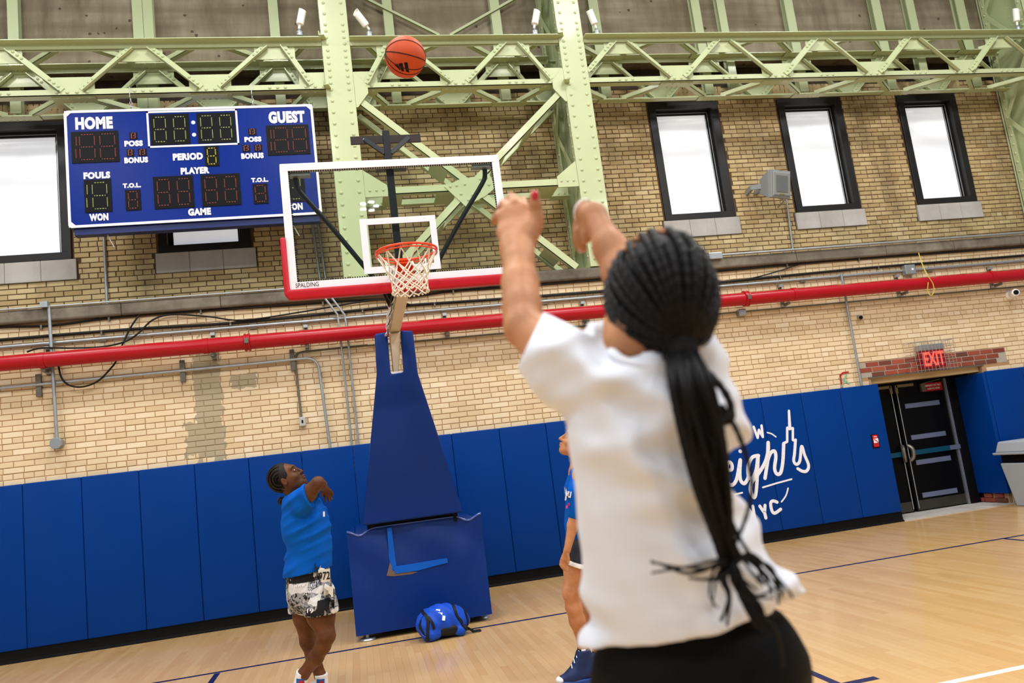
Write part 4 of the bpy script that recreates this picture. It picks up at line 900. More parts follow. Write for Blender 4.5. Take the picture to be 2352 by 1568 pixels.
def col_mat(name, fn, rough=.6, bump=None, sss=0, sheen=0, spec=.2):
    k = NT(name); k.col(fn(k)); k.b.inputs['Roughness'].default_value = rough; k.b.inputs['Specular IOR Level'].default_value = spec
    if bump: k.bump(k.noise(k.pos(), bump[0], 3), bump[1], bump[2])
    if sss: k.b.inputs['Subsurface Weight'].default_value = sss; k.b.inputs['Subsurface Radius'].default_value = (.02, .007, .003); k.b.inputs['Subsurface Scale'].default_value = .4
    if sheen: k.b.inputs['Sheen Weight'].default_value = sheen
    return k.m
# ------------------------------------------------------------------ portable basketball hoop
hp = thing('basketball_hoop', 'portable basketball hoop with glass backboard on a blue padded base', 'basketball hoop', (4.2, -2, 0))
b = MB(); b.lohi((3.60, -1.95, .10), (4.74, -.5, .22)); b.lohi((3.75, -1.9, .2), (4.6, -1.0, .9)); b.build('chassis', M['black_paint'], hp)
for x, y in ((3.63, -1.98), (4.745, -1.86), (3.7, -.6), (4.65, -.6)):
    b = MB(); b.lathe([(.075, 0), (.08, .008), (.07, .02), (.018, .024), (.016, .13)], (x, y, .0), (0, 0, 1), 18); b.build('levelling_foot', M['conduit'], hp, smooth=40)
for x in (4.02, 4.22):
    b = MB(); b.tube([(x-.03, -1.8, .055), (x+.03, -1.8, .055)], .05, 16); b.build('wheel', mat('wheel_rubber', '#2a1210', .6), hp, smooth=40)
bw = MB(); n = 26; mz = 20
def bp(u, v):
    """base pad front: bulging sheet with sagging top edge"""
    x = 3.525+1.30*u; z = .06+.965*v
    sag = .055*(math.exp(-((u-.09)/.06)**2)+math.exp(-((u-.90)/.06)**2))*(v**6)
    y = -2.05-.03*math.sin(math.pi*v)*math.sin(math.pi*u)-.018*math.sin(13*u+7*v)*math.exp(-((v-.8)/.25)**2)-.014*math.sin(21*u-6*v)*math.exp(-((u-.88)/.12)**2-((v-.75)/.25)**2)-.02*math.exp(-((u-.55)/.09)**2-((v-.72)/.2)**2)
    return (x, y+.03*(v > .96)*0, z-sag)
for j in range(mz+1):
    for i in range(n+1): bw.v.append(bp(i/n, j/mz))
for j in range(mz):
    for i in range(n): q = j*(n+1)+i; bw.f.append((q, q+1, q+n+2, q+n+1)); bw.mi.append(0)
o = len(bw.v); rim_i = [i for i in range(n+1)]+[j*(n+1)+n for j in range(1, mz+1)]+[mz*(n+1)+i for i in range(n-1, -1, -1)]+[j*(n+1) for j in range(mz-1, 0, -1)]
for q in rim_i: p = bw.v[q]; bw.v.append((p[0], -1.96, p[2]))
L = len(rim_i)
for i in range(L): bw.f.append((rim_i[(i+1) % L], rim_i[i], o+i, o+(i+1) % L)); bw.mi.append(0)
bw.f.append(tuple(o+i for i in range(L))); bw.mi.append(0)
base = bw.build('base_pad', M['pad_hoop'], hp, smooth=50)
b = MB(); b.tube([vv(bp(i/60, 1))+Vector((0, -.004, .004)) for i in range(61)], [.006+.004*(i < 9 or i > 51) for i in range(61)], 8); b.build('top_highlight', mat('highlight_gloss', '#3d5aa8', .15, 0, .2, 20, coat=.6, spec=.5), base, smooth=60)  # lighter tube along the pad's top edge, a highlight put in as colour
for x0, x1 in ((3.535, 3.60), (4.74, 4.81)): MB().lohi((x0, -1.97, .08), (x1, -.45, .98)).build('side_pad', M['pad_hoop'], hp, smooth=40, bevel=.015, seg=2)
MB().lohi((3.60, -1.97, .93), (4.74, -.5, .99)).build('top_pad', M['pad_hoop'], hp, bevel=.01)
tape = vinyl('blue_tape', '#0f57b8', .1, .25)
b = MB(); b.prism([(3.905, -2.075, 1.007), (3.947, -2.075, 1.009), (3.958, -2.085, 0.632), (3.914, -2.085, 0.602), (3.896, -2.080, 0.714)], (0, .006, 0)); b.build('tape_strip', tape, base)
b = MB(); b.prism([(3.930, -2.090, 0.645), (4.446, -2.088, 0.651), (4.449, -2.088, 0.605), (4.325, -2.090, 0.595), (4.155, -2.092, 0.575), (3.940, -2.092, 0.579)], (0, .006, 0)); b.build('tape_strip', tape, base)
b = MB(); b.prism([(3.857, -2.084, 0.570), (3.902, -2.084, 0.693), (3.923, -2.084, 0.609), (4.154, -2.084, 0.562), (4.091, -2.084, 0.551), (3.925, -2.084, 0.556)], (0, .004, 0)); b.build('torn_edge', mat('torn_foam', '#6f5a4a', .9), base)
b = MB(); b.prism([(3.68, -2.16, 1.065), (4.645, -2.16, 1.065), (4.35, -2.16, 2.46), (4.345, -2.16, 2.89), (4.222, -2.16, 2.905), (4.212, -2.16, 2.485), (4.085, -2.16, 2.478), (4.092, -2.16, 2.90), (3.968, -2.16, 2.895), (3.95, -2.16, 2.50)], (0, .11, 0)); b.build('tower_pad', M['pad_hoop'], hp, smooth=40, bevel=.022, seg=3)
b = MB(); b.prism([(3.74, -2.05, .98), (3.74, -1.35, .98), (4.03, -1.9, 2.80), (4.03, -2.05, 2.80)], (.04, 0, 0)); b.prism([(4.56, -2.05, .98), (4.56, -1.35, .98), (4.27, -1.9, 2.80), (4.27, -2.05, 2.80)], (.03, 0, 0)); b.build('upright', M['black_paint'], hp)
arm_m = mat('arm_cream', '#d8cbb4', .4, 0, .05, 4)
MB().lohi((4.087, -2.14, 2.455), (4.212, -2.0, 2.50)).build('pivot_plate', M['white_paint'], hp, bevel=.006)
b = MB(); b.add([(4.115, -2.10, 2.48), (4.165, -2.10, 2.48), (4.165, -2.02, 2.48), (4.115, -2.02, 2.48), (4.115, -2.13, 2.88), (4.225, -2.13, 2.88), (4.225, -2.0, 2.95), (4.115, -2.0, 2.95)], [(3, 2, 1, 0), (4, 5, 6, 7)]+[(i, (i+1) % 4, 4+(i+1) % 4, 4+i) for i in range(4)]); b.build('lower_link', arm_m, hp, bevel=.004, seg=1)
b = MB(); b.bar((4.17, -2.05, 2.955), (4.20, -3.42, 3.085), .105, .11); b.build('arm', arm_m, hp, bevel=.006, seg=1)
b = MB(); nn = 12
for j in range(nn+1):
    for i in range(5):
        f = j/nn; y = -2.12-1.1*f; z = 2.885+.145*f+.035*(i-1.2)+.012*math.sin(j*2.1+i*1.7); b.v.append((4.105+.025*f-.016-.012*math.sin(j*1.9+i*2.3)-.02*(i < 1), y, z))
for j in range(nn):
    for i in range(4): q = j*5+i; b.f.append((q, q+1, q+6, q+5)); b.mi.append(0)
N0 = len(b.v); b.v += [(v[0]+.012, v[1], v[2]) for v in b.v[:N0]]; b.f += [tuple(N0+i for i in reversed(f)) for f in b.f[:nn*4]]; b.mi += [0]*(nn*4)
b.build('plastic_wrap', mat('plastic_wrap', '#d9dce2', .18, 0, .05, 9, .5, 30, coat=.5), hp)
b = MB(); b.prism([(4.0, -3.42, 3.06), (4.12, -3.42, 3.06), (4.12, -3.0, 2.99), (4.07, -3.2, 2.93)], (0, .03, 0)); b.prism([(4.02, -3.45, 3.06), (4.12, -3.45, 3.06), (4.07, -3.42, 2.94)], (0, .06, 0)); b.build('arm_bracket', M['black_paint'], hp)
BX0, BX1, BZ0, BZ1, BY = 3.283, 5.113, 3.055, 4.117, -3.565
b = MB(); w = .062
for lo_, hi_ in (((BX0, BY, BZ0), (BX1, BY+.045, BZ0+w)), ((BX0, BY, BZ1-w), (BX1, BY+.045, BZ1)), ((BX0, BY, BZ0+w), (BX0+w, BY+.045, BZ1-w)), ((BX1-w, BY, BZ0+w), (BX1, BY+.045, BZ1-w))): b.lohi(lo_, hi_)
bf = b.build('backboard_frame', M['white_paint'], hp, bevel=.004, seg=1)
b = MB()
for i in range(88):
    x = BX0+w+.006+i*(BX1-BX0-2*w)/88; b.lohi((x, BY+.006, BZ0+w), (x+.010, BY+.012, BZ0+w+.012)); b.lohi((x, BY+.006, BZ1-w-.012), (x+.010, BY+.012, BZ1-w))
for i in range(48):
    z = BZ0+w+.006+i*(BZ1-BZ0-2*w)/48; b.lohi((BX0+w, BY+.006, z), (BX0+w+.012, BY+.012, z+.010)); b.lohi((BX1-w-.012, BY+.006, z), (BX1-w, BY+.012, z+.010))
b.build('gasket_teeth', M['black_paint'], bf, kind='stuff')
gl = NT('backboard_glass'); tr_ = gl.new('ShaderNodeBsdfTransparent'); tr_.inputs[0].default_value = (.90, .935, .90, 1); gs_ = gl.new('ShaderNodeBsdfGlossy'); gs_.inputs['Roughness'].default_value = .02
fr = gl.new('ShaderNodeFresnel'); fr.inputs[0].default_value = 1.4; mx = gl.new('ShaderNodeMixShader'); gl.link(gl.math('MULTIPLY', fr.outputs[0], .8), mx.inputs[0]); gl.link(tr_.outputs[0], mx.inputs[1]); gl.link(gs_.outputs[0], mx.inputs[2]); gl.link(mx.outputs[0], gl.out.inputs[0])
MB().lohi((BX0+.03, BY+.016, BZ0+.03), (BX1-.03, BY+.022, BZ1-.03)).build('glass', gl.m, hp)
b = MB()
for lo_, hi_ in (((3.88, BY+.010, 3.145), (4.51, BY+.015, 3.20)), ((3.88, BY+.010, 3.56), (4.51, BY+.015, 3.612)), ((3.88, BY+.010, 3.2), (3.935, BY+.015, 3.56)), ((4.458, BY+.010, 3.2), (4.51, BY+.015, 3.56))): b.lohi(lo_, hi_)
b.build('target_square', M['white_paint'], hp)
rp = mat('red_padding', '#bb1022', .42, 0, .05, 4)
b = MB(); U = [(BX0-.045, 3.49), (BX0-.045, 3.02), (BX0-.01, 2.975), (BX1+.01, 2.975), (BX1+.045, 3.02), (BX1+.045, 3.49), (BX1, 3.49), (BX1, 3.055), (BX0, 3.055), (BX0, 3.49)]
b.prism([(x, BY-.025, z) for x, z in U], (0, .085, 0)); b.build('edge_padding', rp, hp, smooth=40, bevel=.016, seg=3)
text('SPALDING', (3.42, BY-.0025, BZ0+.034), .036, M['black_paint'], bf, w=.18, bold=-.005)
orange = mat('rim_orange', '#e8441a', .35, 0, .05, 6, coat=.3)
rc_ = Vector((4.203, -3.945, 3.2)); ring = lambda R, z=0, n=48: [rc_+Vector((R*math.cos(2*math.pi*i/n), R*math.sin(2*math.pi*i/n), z)) for i in range(n)]
b = MB(); b.tube(ring(.236), .0095, 10, closed=True); b.tube(ring(.236, -.024), .006, 8, closed=True); b.build('rim', orange, hp, smooth=60)
b = MB()
for i in range(12):
    a = 2*math.pi*(i+.5)/12; p = rc_+Vector((.236*math.cos(a), .236*math.sin(a), 0)); b.tube([p, p+Vector((0, 0, -.026))], .004, 5)
b.build('net_hooks', orange, hp)
b = MB(); b.lohi((4.13, BY-.02, 3.09), (4.275, BY, 3.25)); b.prism([(4.12, BY-.02, 3.195), (4.285, BY-.02, 3.195), (4.27, -3.72, 3.195), (4.13, -3.72, 3.195)], (0, 0, .012)); b.prism([(4.135, -3.72, 3.195), (4.135, BY-.02, 3.195), (4.135, BY-.02, 3.10)], (.008, 0, 0)); b.prism([(4.265, -3.72, 3.195), (4.265, BY-.02, 3.195), (4.265, BY-.02, 3.10)], (.008, 0, 0)); b.build('rim_bracket', orange, hp)
MB().lohi((4.10, BY-.014, 3.02), (4.16, BY+.05, 3.16)).build('mount_plate', M['conduit'], hp, bevel=.004, seg=1)
b = MB(); Zs = [-.02, -.125, -.168, -.205, -.238, -.27, -.30, -.325]; Rs = [.232, .172, .155, .145, .139, .136, .137, .14]
for k in range(12):
    for s_ in (1, -1):
        P = []
        for i, (z, r_) in enumerate(zip(Zs, Rs)):
            a = 2*math.pi*(k+.5+s_*i*.5)/12; P.append(rc_+Vector((r_*math.cos(a), r_*math.sin(a), z+random.uniform(-.004, .004))))
        b.tube(spline(P, 3), .0058, 6)
for k in range(24):
    a = 2*math.pi*k/24; b.ball(rc_+Vector((Rs[-1]*math.cos(a), Rs[-1]*math.sin(a), Zs[-1])), .009, u=6, w=4)
b.build('net', mat('net_cord', '#e6dccb', .85, 0, .1, 30), hp, smooth=60)
blk2 = mat('strut_black', '#17191f', .35, .1, .1, 4)
MB().lohi((4.15, -3.47, 3.10), (4.21, -3.41, 4.42)).build('mast', blk2, hp, bevel=.004, seg=1)
MB().lohi((3.88, -3.33, 4.365), (4.49, -3.31, 4.435)).build('top_plate', mat('plate_brown_black', '#2c211e', .5), hp)
for x in (4.0, 4.38): b = MB(); b.dome((x, -3.33, 4.40), (0, -1, 0), .016, n=8); b.build('bolt', M['conduit'], hp); b = MB(); b.bar((x, -3.36, 4.39), (4.18+(x-4.18)*.12, -3.44, 4.22), .035, .03, (0, 1, 0)); b.build('top_strut', blk2, hp)
MB().lohi((4.06, -3.5, 4.06), (4.32, -3.42, 4.10)).build('cross_bracket', blk2, hp)
for s_ in (-1, 1):
    x = lambda q: 4.198+s_*q
    b = MB(); b.tube(spline([(x(.80), -3.47, 4.06), (x(.80), -3.46, 3.98), (x(.765), -3.45, 3.90), (x(.55), -3.44, 3.60), (x(.25), -3.43, 3.15)], 4), .021, 10); b.build('diagonal_strut', blk2, hp, smooth=60)
    MB().lohi((min(x(.68), x(.86)), -3.53, 4.025), (max(x(.68), x(.86)), -3.46, 4.05)).build('corner_clip', M['conduit'], hp)
MB().lohi((3.72, -2.02, .985), (4.60, -1.97, 1.075)).build('gap_shadow_block', M['black_paint'], hp)  # black block standing in for the shadow in the gap under the tower pad
# ------------------------------------------------------------------ ceiling lamp that the backboard mirrors
t = thing('ceiling_lamp', 'hanging lamp of round white heads, mirrored in the glass backboard', 'ceiling lamp', (4.64, -17.5, 8.5)); le = mat('lamp_glow', '#ffffff', .4, emit='#ffffff', es=90)
b = MB(); b.tube([(4.64, -17.5, 8.7), (4.64, -17.5, 9.6)], .04, 8); b.build('stem', M['conduit'], t)
for k in range(5):
    a = k*math.pi/2.5; c = Vector((4.64+.19*math.cos(a), -17.5+.12*math.sin(a), 8.55+.08*math.sin(a))); b = MB(); b.tube([(4.64, -17.5, 8.72), c+Vector((0, 0, .1))], .02, 6); b.build('branch', M['conduit'], t)
    b = MB(); b.lathe([(.09, 0), (.095, .05), (.05, .14), (.03, .16)], c, (0, 0, 1), 18); o = b.build('head', M['conduit'], t, smooth=40); b = MB(); b.lathe([(.08, -.012), (.08, -.002)], c, (0, 0, 1), 18); b.build('diffuser', le, o)
# ------------------------------------------------------------------ ball in the air
bc = vv((4.173, -5.567, 3.929)); br = .1195
t = thing('basketball', 'orange basketball with black seams in mid-air', 'ball', bc)
bo = MB().ball(bc, br, u=40, w=24).build('cover', mat('ball_rubber', '#c24a1c', .55, 0, .08, 20, .35, 900, bd=.002), t, smooth=180)
def bv(x, y, z): return (CR*x+CU*y-CF*z).normalized()
pole = bv(-.93, .12, .34); dk = mat('ball_seam', '#33180f', .7)
for q in ((0, .52, .85), (.1, -.2, .97), (-.2, -.7, .68), (0, .9, -.3)):
    q = bv(*q); w_ = (q-pole*q.dot(pole)).normalized(); b = MB(); b.tube([bc+(pole*math.cos(a)+w_*math.sin(a))*br*.993 for a in [2*math.pi*i/64 for i in range(64)]], .0036, 6, closed=True); b.build('seam', dk, t, smooth=60)
for q in (((-.445, -.613), (-.265, -.6), (-.155, -.82), (-.2, -.83)), ((-.23, -.6), (-.026, -.58), (.013, -.87), (-.116, -.87)), ((.045, -.56), (.22, -.55), (.25, -.90), (.09, -.88))):
    P = []
    b = MB(); n_ = 6
    for j in range(n_+1):
        for i in range(n_+1):
            u, v_ = i/n_, j/n_; x, y = [(q[0][a]*(1-u)+q[1][a]*u)*(1-v_)+(q[3][a]*(1-u)+q[2][a]*u)*v_ for a in (0, 1)]
            P = bc+bv(x, y, math.sqrt(max(.02, 1-x*x-y*y)))*br; b.v.append(P+(P-bc)*.008)
    for j in range(n_):
        for i in range(n_): e_ = j*(n_+1)+i; b.f.append((e_, e_+n_+1, e_+n_+2, e_+1)); b.mi.append(0)
    b.build('stripe', M['black_paint'], bo)
# ------------------------------------------------------------------ backpack on the floor
t = thing('backpack', 'blue backpack with black straps lying on the floor before the hoop base', 'backpack', (4.33, -2.42, 0)); bl = mat('bag_nylon', '#0745b8', .6, 0, .12, 9, .3, 60); bk = mat('bag_black', '#0d0f12', .55, 0, .15, 20)
s = SDF(); s.ell((4.30, -2.40, .145), (.20, .16, .14), k=.05).ell((4.20, -2.42, .13), (.13, .15, .13), k=.05).ell((4.43, -2.38, .12), (.13, .13, .11), k=.05).ell((4.32, -2.44, .20), (.15, .10, .085), k=.04)
s.ell((4.2, -2.52, .065), (.09, .06, .06), k=.02).ell((4.44, -2.50, .05), (.06, .05, .05), k=.02)
bag = s.mesh('body', .008, bl, t, cuts=[plane_cut((0, 0, .003), (0, 0, -1))], disp=lambda X, Y, Z: .005*np.sin(X*31+Z*22)*np.sin(Y*27+X*12)+.004*np.sin(X*60+Y*40+Z*30))
s = SDF(); s.ell((4.32, -2.50, .08), (.13, .06, .055), k=.02).ell((4.40, -2.49, .06), (.13, .05, .045), k=.02); s.mesh('black_pocket', .007, bk, t, cuts=[plane_cut((0, 0, .003), (0, 0, -1))])
def strap(pts, w, m=bk, nm='strap'):
    P = spline(pts, 6); b = MB(); R_ = []
    for i, p in enumerate(P):
        h = BAGV.find_nearest(p); q, n = (h[0], h[1]) if (h[0]-p).length < .06 else (p, Vector((0, -1, .2)).normalized())
        g = (P[min(i+1, len(P)-1)]-P[max(i-1, 0)]).normalized(); sd = n.cross(g).normalized(); R_ += [q+sd*w-n*.004, q+sd*w+n*.007, q-sd*w+n*.007, q-sd*w-n*.004]
    N = len(P); b.add(R_, [(4*i+k, 4*i+(k+1) % 4, 4*i+4+(k+1) % 4, 4*i+4+k) for i in range(N-1) for k in range(4)]+[(3, 2, 1, 0), (4*N-4, 4*N-3, 4*N-2, 4*N-1)]); b.build(nm, m, t, smooth=60)
from mathutils.bvhtree import BVHTree
BAGV = BVHTree.FromObject(bag, bpy.context.evaluated_depsgraph_get())
strap([(4.10, -2.36, .28), (4.13, -2.46, .27), (4.16, -2.54, .22), (4.155, -2.585, .14), (4.13, -2.59, .03)], .014); strap([(4.17, -2.55, .23), (4.20, -2.58, .17), (4.21, -2.59, .11)], .012)
strap([(4.10, -2.50, .20), (4.085, -2.54, .12), (4.11, -2.57, .05), (4.16, -2.58, .02)], .012); strap([(4.40, -2.42, .27), (4.43, -2.52, .20), (4.48, -2.53, .13), (4.5, -2.52, .06)], .014); strap([(4.47, -2.36, .22), (4.52, -2.45, .14), (4.55, -2.46, .06)], .012); strap([(4.52, -2.46, .05), (4.58, -2.47, .018), (4.64, -2.46, .012), (4.62, -2.44, .012), (4.56, -2.45, .012)], .009)
strap([(4.12, -2.48, .24), (4.07, -2.49, .19), (4.055, -2.50, .12), (4.07, -2.53, .06), (4.12, -2.56, .03)], .026, bl, 'side_band')
for x, z, y, w_, h_ in ((4.27, .255, -2.522, .038, .022), (4.285, .228, -2.545, .038, .022), (4.31, .19, -2.566, .026, .042)): MB().box((x, y, z), (w_, .006, h_), R=Matrix.Rotation(-.45, 3, 'X') @ Matrix.Rotation(.25, 3, 'Y')).build('white_print', M['white_ink'], t)
# ------------------------------------------------------------------ people
from mathutils.bvhtree import BVHTree
def skin(name, c, dark):
    def f(k):
        p = k.pos(); n = k.noise(p, 9, 4, .6); m = k.noise(p, 55, 3, .6)
        return k.mix(k.math('MULTIPLY', m, .25), k.mix(k.ramp(n, (.35, (0, 0, 0)), (.7, (1, 1, 1))), srgb(c), srgb(dark)), srgb(dark))
    return col_mat(name, f, .48, (140, .12, .004), .12)
def nrm(v): v = vv(v); return v/v.length
CRh = nrm((CR.x, CR.y, 0)); CFh = nrm((CF.x, CF.y, 0)); UP = Vector((0, 0, 1))
def head(s, c, fwd, up, S=1.0, nose=1.0):
    """skull, face, jaw, nose, lips and ears into the field s"""
    c = vv(c); fwd = nrm(fwd); up = nrm(vv(up)-fwd*vv(up).dot(fwd)); sd = fwd.cross(up)
    P = lambda f, u, x=0: c+fwd*f*S+up*u*S+sd*x*S
    R = lambda *r: [v*S for v in r]; A = (sd, up, fwd)
    s.ell(P(-.012, .022), R(.073, .092, .092), A, .02); s.ell(P(.03, -.04), R(.060, .072, .062), A, .03)
    s.cap(P(.045, -.085, -.022), .028*S, P(.066, -.095, 0), .021*S, .03); s.cap(P(.045, -.085, .022), .028*S, P(.066, -.095, 0), .021*S, .03)
    s.ell(P(.076, .032), R(.05, .018, .016), A, .02)
    for x in (-1, 1):
        s.ell(P(.062, -.03, .036*x), R(.024, .022, .022), A, .02)
        s.ell(P(.098, .006, .030*x), R(.017, .010, .012), A, .012, sub=True); s.ell(P(.079, .005, .030*x), R(.014, .011, .0115), A, .004)
        s.ell(P(-.006, -.012, .074*x), R(.009, .030, .018), [sd+fwd*-.35*x, up, fwd], .006); s.ell(P(-.001, -.010, .083*x), R(.008, .018, .009), A, .005, sub=True)
        s.ell(P(.098, -.034, .012*x), R(.010, .009, .011), A, .006)
    s.cap(P(.090, .012), .008*S, P(.108*nose, -.028), .0115*S, .012); s.ell(P(.108*nose, -.030), R(.011, .010, .011), A, .006)
    s.ell(P(.094, -.057), R(.024, .0085, .0135), A, .006); s.ell(P(.091, -.071), R(.021, .0095, .0135), A, .006); s.ell(P(.104, -.0640), R(.022, .0018, .010), A, .002, sub=True)
    return P, sd, up, fwd
def eyes(P, S, fwd, t, brow_m, lip_m):
    for x in (-1, 1):
        o = MB().ball(P(.0795, .0055, .030*x), .0105*S, u=14, w=10).build('eye', mat('eye_white', '#e8e2da', .2, coat=.5), t, smooth=180)
        MB().ball(P(.0868, .007, .030*x), .0046*S, u=10, w=8).build('iris', mat('iris', '#20120b', .15), o, smooth=180)
        b = MB(); b.tube(spline([P(.088, .028, .014*x), P(.092, .033, .030*x), P(.080, .030, .048*x)], 4), [.002*S, .0032*S, .0032*S, .0032*S, .0032*S, .003*S, .003*S, .0026*S, .0015*S], 6); b.build('eyebrow', brow_m, t, smooth=60)
    if lip_m: SDF().ell(P(.0955, -.0575), (.021*S, .0062*S, .0135*S), (fwd.cross(P(0, 1)-P(0, 0)), P(0, 1)-P(0, 0), fwd), 0).ell(P(.0925, -.0705), (.018*S, .0072*S, .0135*S), (fwd.cross(P(0, 1)-P(0, 0)), P(0, 1)-P(0, 0), fwd), .002).mesh('lips', .003, lip_m, t, pad=.012)
def fingers(s, spec, r0=.0085, k=.006):
    for pts in spec:
        n = len(pts); s.chain([(*p, r0*(1-.22*i/(n-1))) for i, p in enumerate(pts)], k)
def onto(o, target, d, off=.003):
    """lays flat lettering onto the surface of target along direction d"""
    dg = bpy.context.evaluated_depsgraph_get(); bv_ = BVHTree.FromObject(target, dg); d = nrm(d)
    for v in o.data.vertices:
        h = bv_.ray_cast(v.co-d*.5, d, 1.0)
        if h[0] is not None: v.co = h[0]-d*off
    o.data.update()
def patch(c, w, h, m, par, target, d, right, up, nm='print', n=5):
    b = MB(); c = vv(c); r = nrm(right); u = nrm(up)
    for j in range(n+1):
        for i in range(n+1): b.v.append(c+r*w*(i/n-.5)+u*h*(j/n-.5))
    for j in range(n):
        for i in range(n): q = j*(n+1)+i; b.f.append((q, q+1, q+n+2, q+n+1)); b.mi.append(0)
    o = b.build(nm, m, par); onto(o, target, d); return o
def folds(amp, dirs):
    def f(X, Y, Z):
        o = 0
        for (a, b_, c), fr, ph, w in dirs:
            q = X*a+Y*b_+Z*c; wv = .6*np.sin(X*6.1+Z*4.3+ph)+.5*np.sin(Z*8.7-X*7.1+Y*6+ph*2)
            r = (.5+.5*np.cos(q*fr+wv*1.5+ph))**2; m = .5+.5*np.sin(X*9+Z*7-Y*8+ph*5)
            o = o-w*(r*1.6-.4)*m
        return amp*o
    return f
hair_m = col_mat('braided_hair', lambda k: k.mix(k.noise(k.pos(), 120, 3), srgb('#040304'), srgb('#131010')), .45, (900, .5, .002), spec=.15)
hair2 = col_mat('cornrow_hair', lambda k: k.mix(k.noise(k.pos(), 160, 3), srgb('#0c0908'), srgb('#241b17')), .45, (600, .5, .003))
# ---------------- the shooter, seen from behind
t = thing('person', 'shooter in a white T-shirt seen from behind, both arms raised, long black braids', 'person', ((4.167, -8.669, 1.183)[0], (4.167, -8.669, 1.183)[1], 0))
sk = skin('skin_shooter', '#c58c64', '#9a6846')
hc = vv((4.146, -8.777, 1.725)); fw = nrm(bc-hc); fw = nrm(fw*.9+CFh*.25)
s = SDF(); P, hs, hu, hf = head(s, hc, fw, UP, .95)
s.chain([(*P(-.03, -.06), .048), (*(4.104, -8.769, 1.666), .05), (*(4.113, -8.753, 1.613), .055)], .03)
s.ecap((4.065, -8.747, 1.608), (.042, .042), (4.168, -8.757, 1.593), (.042, .042), CFh, .03).ecap((4.118, -8.734, 1.580), (.09, .07), (4.116, -8.703, 1.410), (.075, .06), CRh, .03).ecap((4.116, -8.703, 1.410), (.075, .06), (4.165, -8.660, 1.195), (.11, .08), CRh, .03)
s.chain([(*(4.046, -8.754, 1.613), .05), (*(4.000, -8.706, 1.668), .043), (*(3.961, -8.645, 1.735), .0335)], .02)
s.chain([(*(3.960, -8.645, 1.735), .0330), (*(3.968, -8.617, 1.775), .0335), (*(3.979, -8.580, 1.826), .0325), (*(3.989, -8.543, 1.875), .0285), (*(3.997, -8.515, 1.914), .0255)], .008)
s.ecap((3.994, -8.523, 1.901), (.028, .021), (4.005, -8.505, 1.940), (.032, .018), CRh, .02).ecap((4.006, -8.501, 1.945), (.037, .017), (4.006, -8.486, 1.987), (.032, .014), CRh, .015)
s.cap((4.021, -8.513, 1.936), .019, (4.038, -8.515, 1.958), .014, .018)
fingers(s, [((4.026, -8.489, 1.993), (4.033, -8.460, 2.016), (4.033, -8.435, 2.018), (4.030, -8.418, 2.012)), ((4.011, -8.485, 2.004), (4.014, -8.453, 2.027), (4.012, -8.422, 2.030), (4.009, -8.409, 2.020)), ((3.997, -8.481, 1.997), (3.998, -8.448, 2.016), (3.996, -8.421, 2.016), (3.996, -8.410, 2.007)), ((3.986, -8.481, 1.980), (3.984, -8.457, 1.992), (3.981, -8.440, 1.992), (3.978, -8.434, 1.988))], .0105, .006)
fingers(s, [((4.035, -8.513, 1.952), (4.042, -8.517, 1.968), (4.041, -8.522, 1.987), (4.040, -8.527, 2.004))], .0125, .008)
s.chain([(*(4.197, -8.762, 1.589), .048), (*(4.183, -8.715, 1.674), .043), (*(4.160, -8.656, 1.762), .036)], .02)
s.chain([(*(4.160, -8.656, 1.762), .0355), (*(4.158, -8.618, 1.818), .034), (*(4.154, -8.584, 1.875), .029), (*(4.149, -8.534, 1.958), .0215)], .02)
s.cap((4.151, -8.533, 1.955), .0215, (4.143, -8.508, 1.971), .020, .015)
s.ecap((4.140, -8.507, 1.969), (.018, .024), (4.134, -8.481, 1.943), (.0135, .034), CRh, .014)
fingers(s, [((4.124, -8.509, 1.935), (4.123, -8.504, 1.920), (4.125, -8.503, 1.911), (4.129, -8.502, 1.900)), ((4.129, -8.488, 1.939), (4.127, -8.480, 1.926), (4.129, -8.478, 1.915), (4.131, -8.477, 1.906)), ((4.136, -8.469, 1.946), (4.134, -8.459, 1.935), (4.136, -8.456, 1.925), (4.138, -8.455, 1.916)), ((4.142, -8.453, 1.953), (4.142, -8.442, 1.945), (4.144, -8.439, 1.937), (4.146, -8.438, 1.929))], .0095, .005)
fingers(s, [((4.137, -8.520, 1.956), (4.135, -8.527, 1.937), (4.132, -8.528, 1.923), (4.129, -8.525, 1.912))], .0115, .008)
hipL, hipR = vv((4.101, -8.625, 1.124)), vv((4.246, -8.655, 1.112))
legs = []
for hp_, kx in ((hipL, -.01), (hipR, .02)):
    kn = Vector((hp_.x+kx, hp_.y+.07, .60)); an = Vector((hp_.x+kx, hp_.y-.04, .185)); ba = Vector((an.x+.01, an.y+.10, .035)); to = Vector((an.x+.01, an.y+.165, .018)); legs.append((hp_, kn, an, ba, to))
    s.chain([(*hp_, .085), (*kn, .055), (*(kn*.6+an*.4+Vector((0, -.02, 0))), .052), (*an, .035)], .03).chain([(*an, .034), (*ba, .03), (*to, .016)], .02)
s.mesh('body', .0042, sk, t)
eyes(P, .95, hf, t, hair_m, None)
nail = mat('nail_red', '#c0252f', .2, coat=.6); o = SDF().ell((4.039, -8.535, 2.001), (.0068, .010, .0045), (CR, CU, CF), 0).mesh('fingernail', .0018, nail, t, pad=.012)
SDF().ell((4.129, -8.488, 1.905), (.006, .008, .004), (CR, CU, CF), 0).mesh('fingernail', .0018, mat('nail_lilac', '#b9b2d6', .2, coat=.6), t, pad=.012)
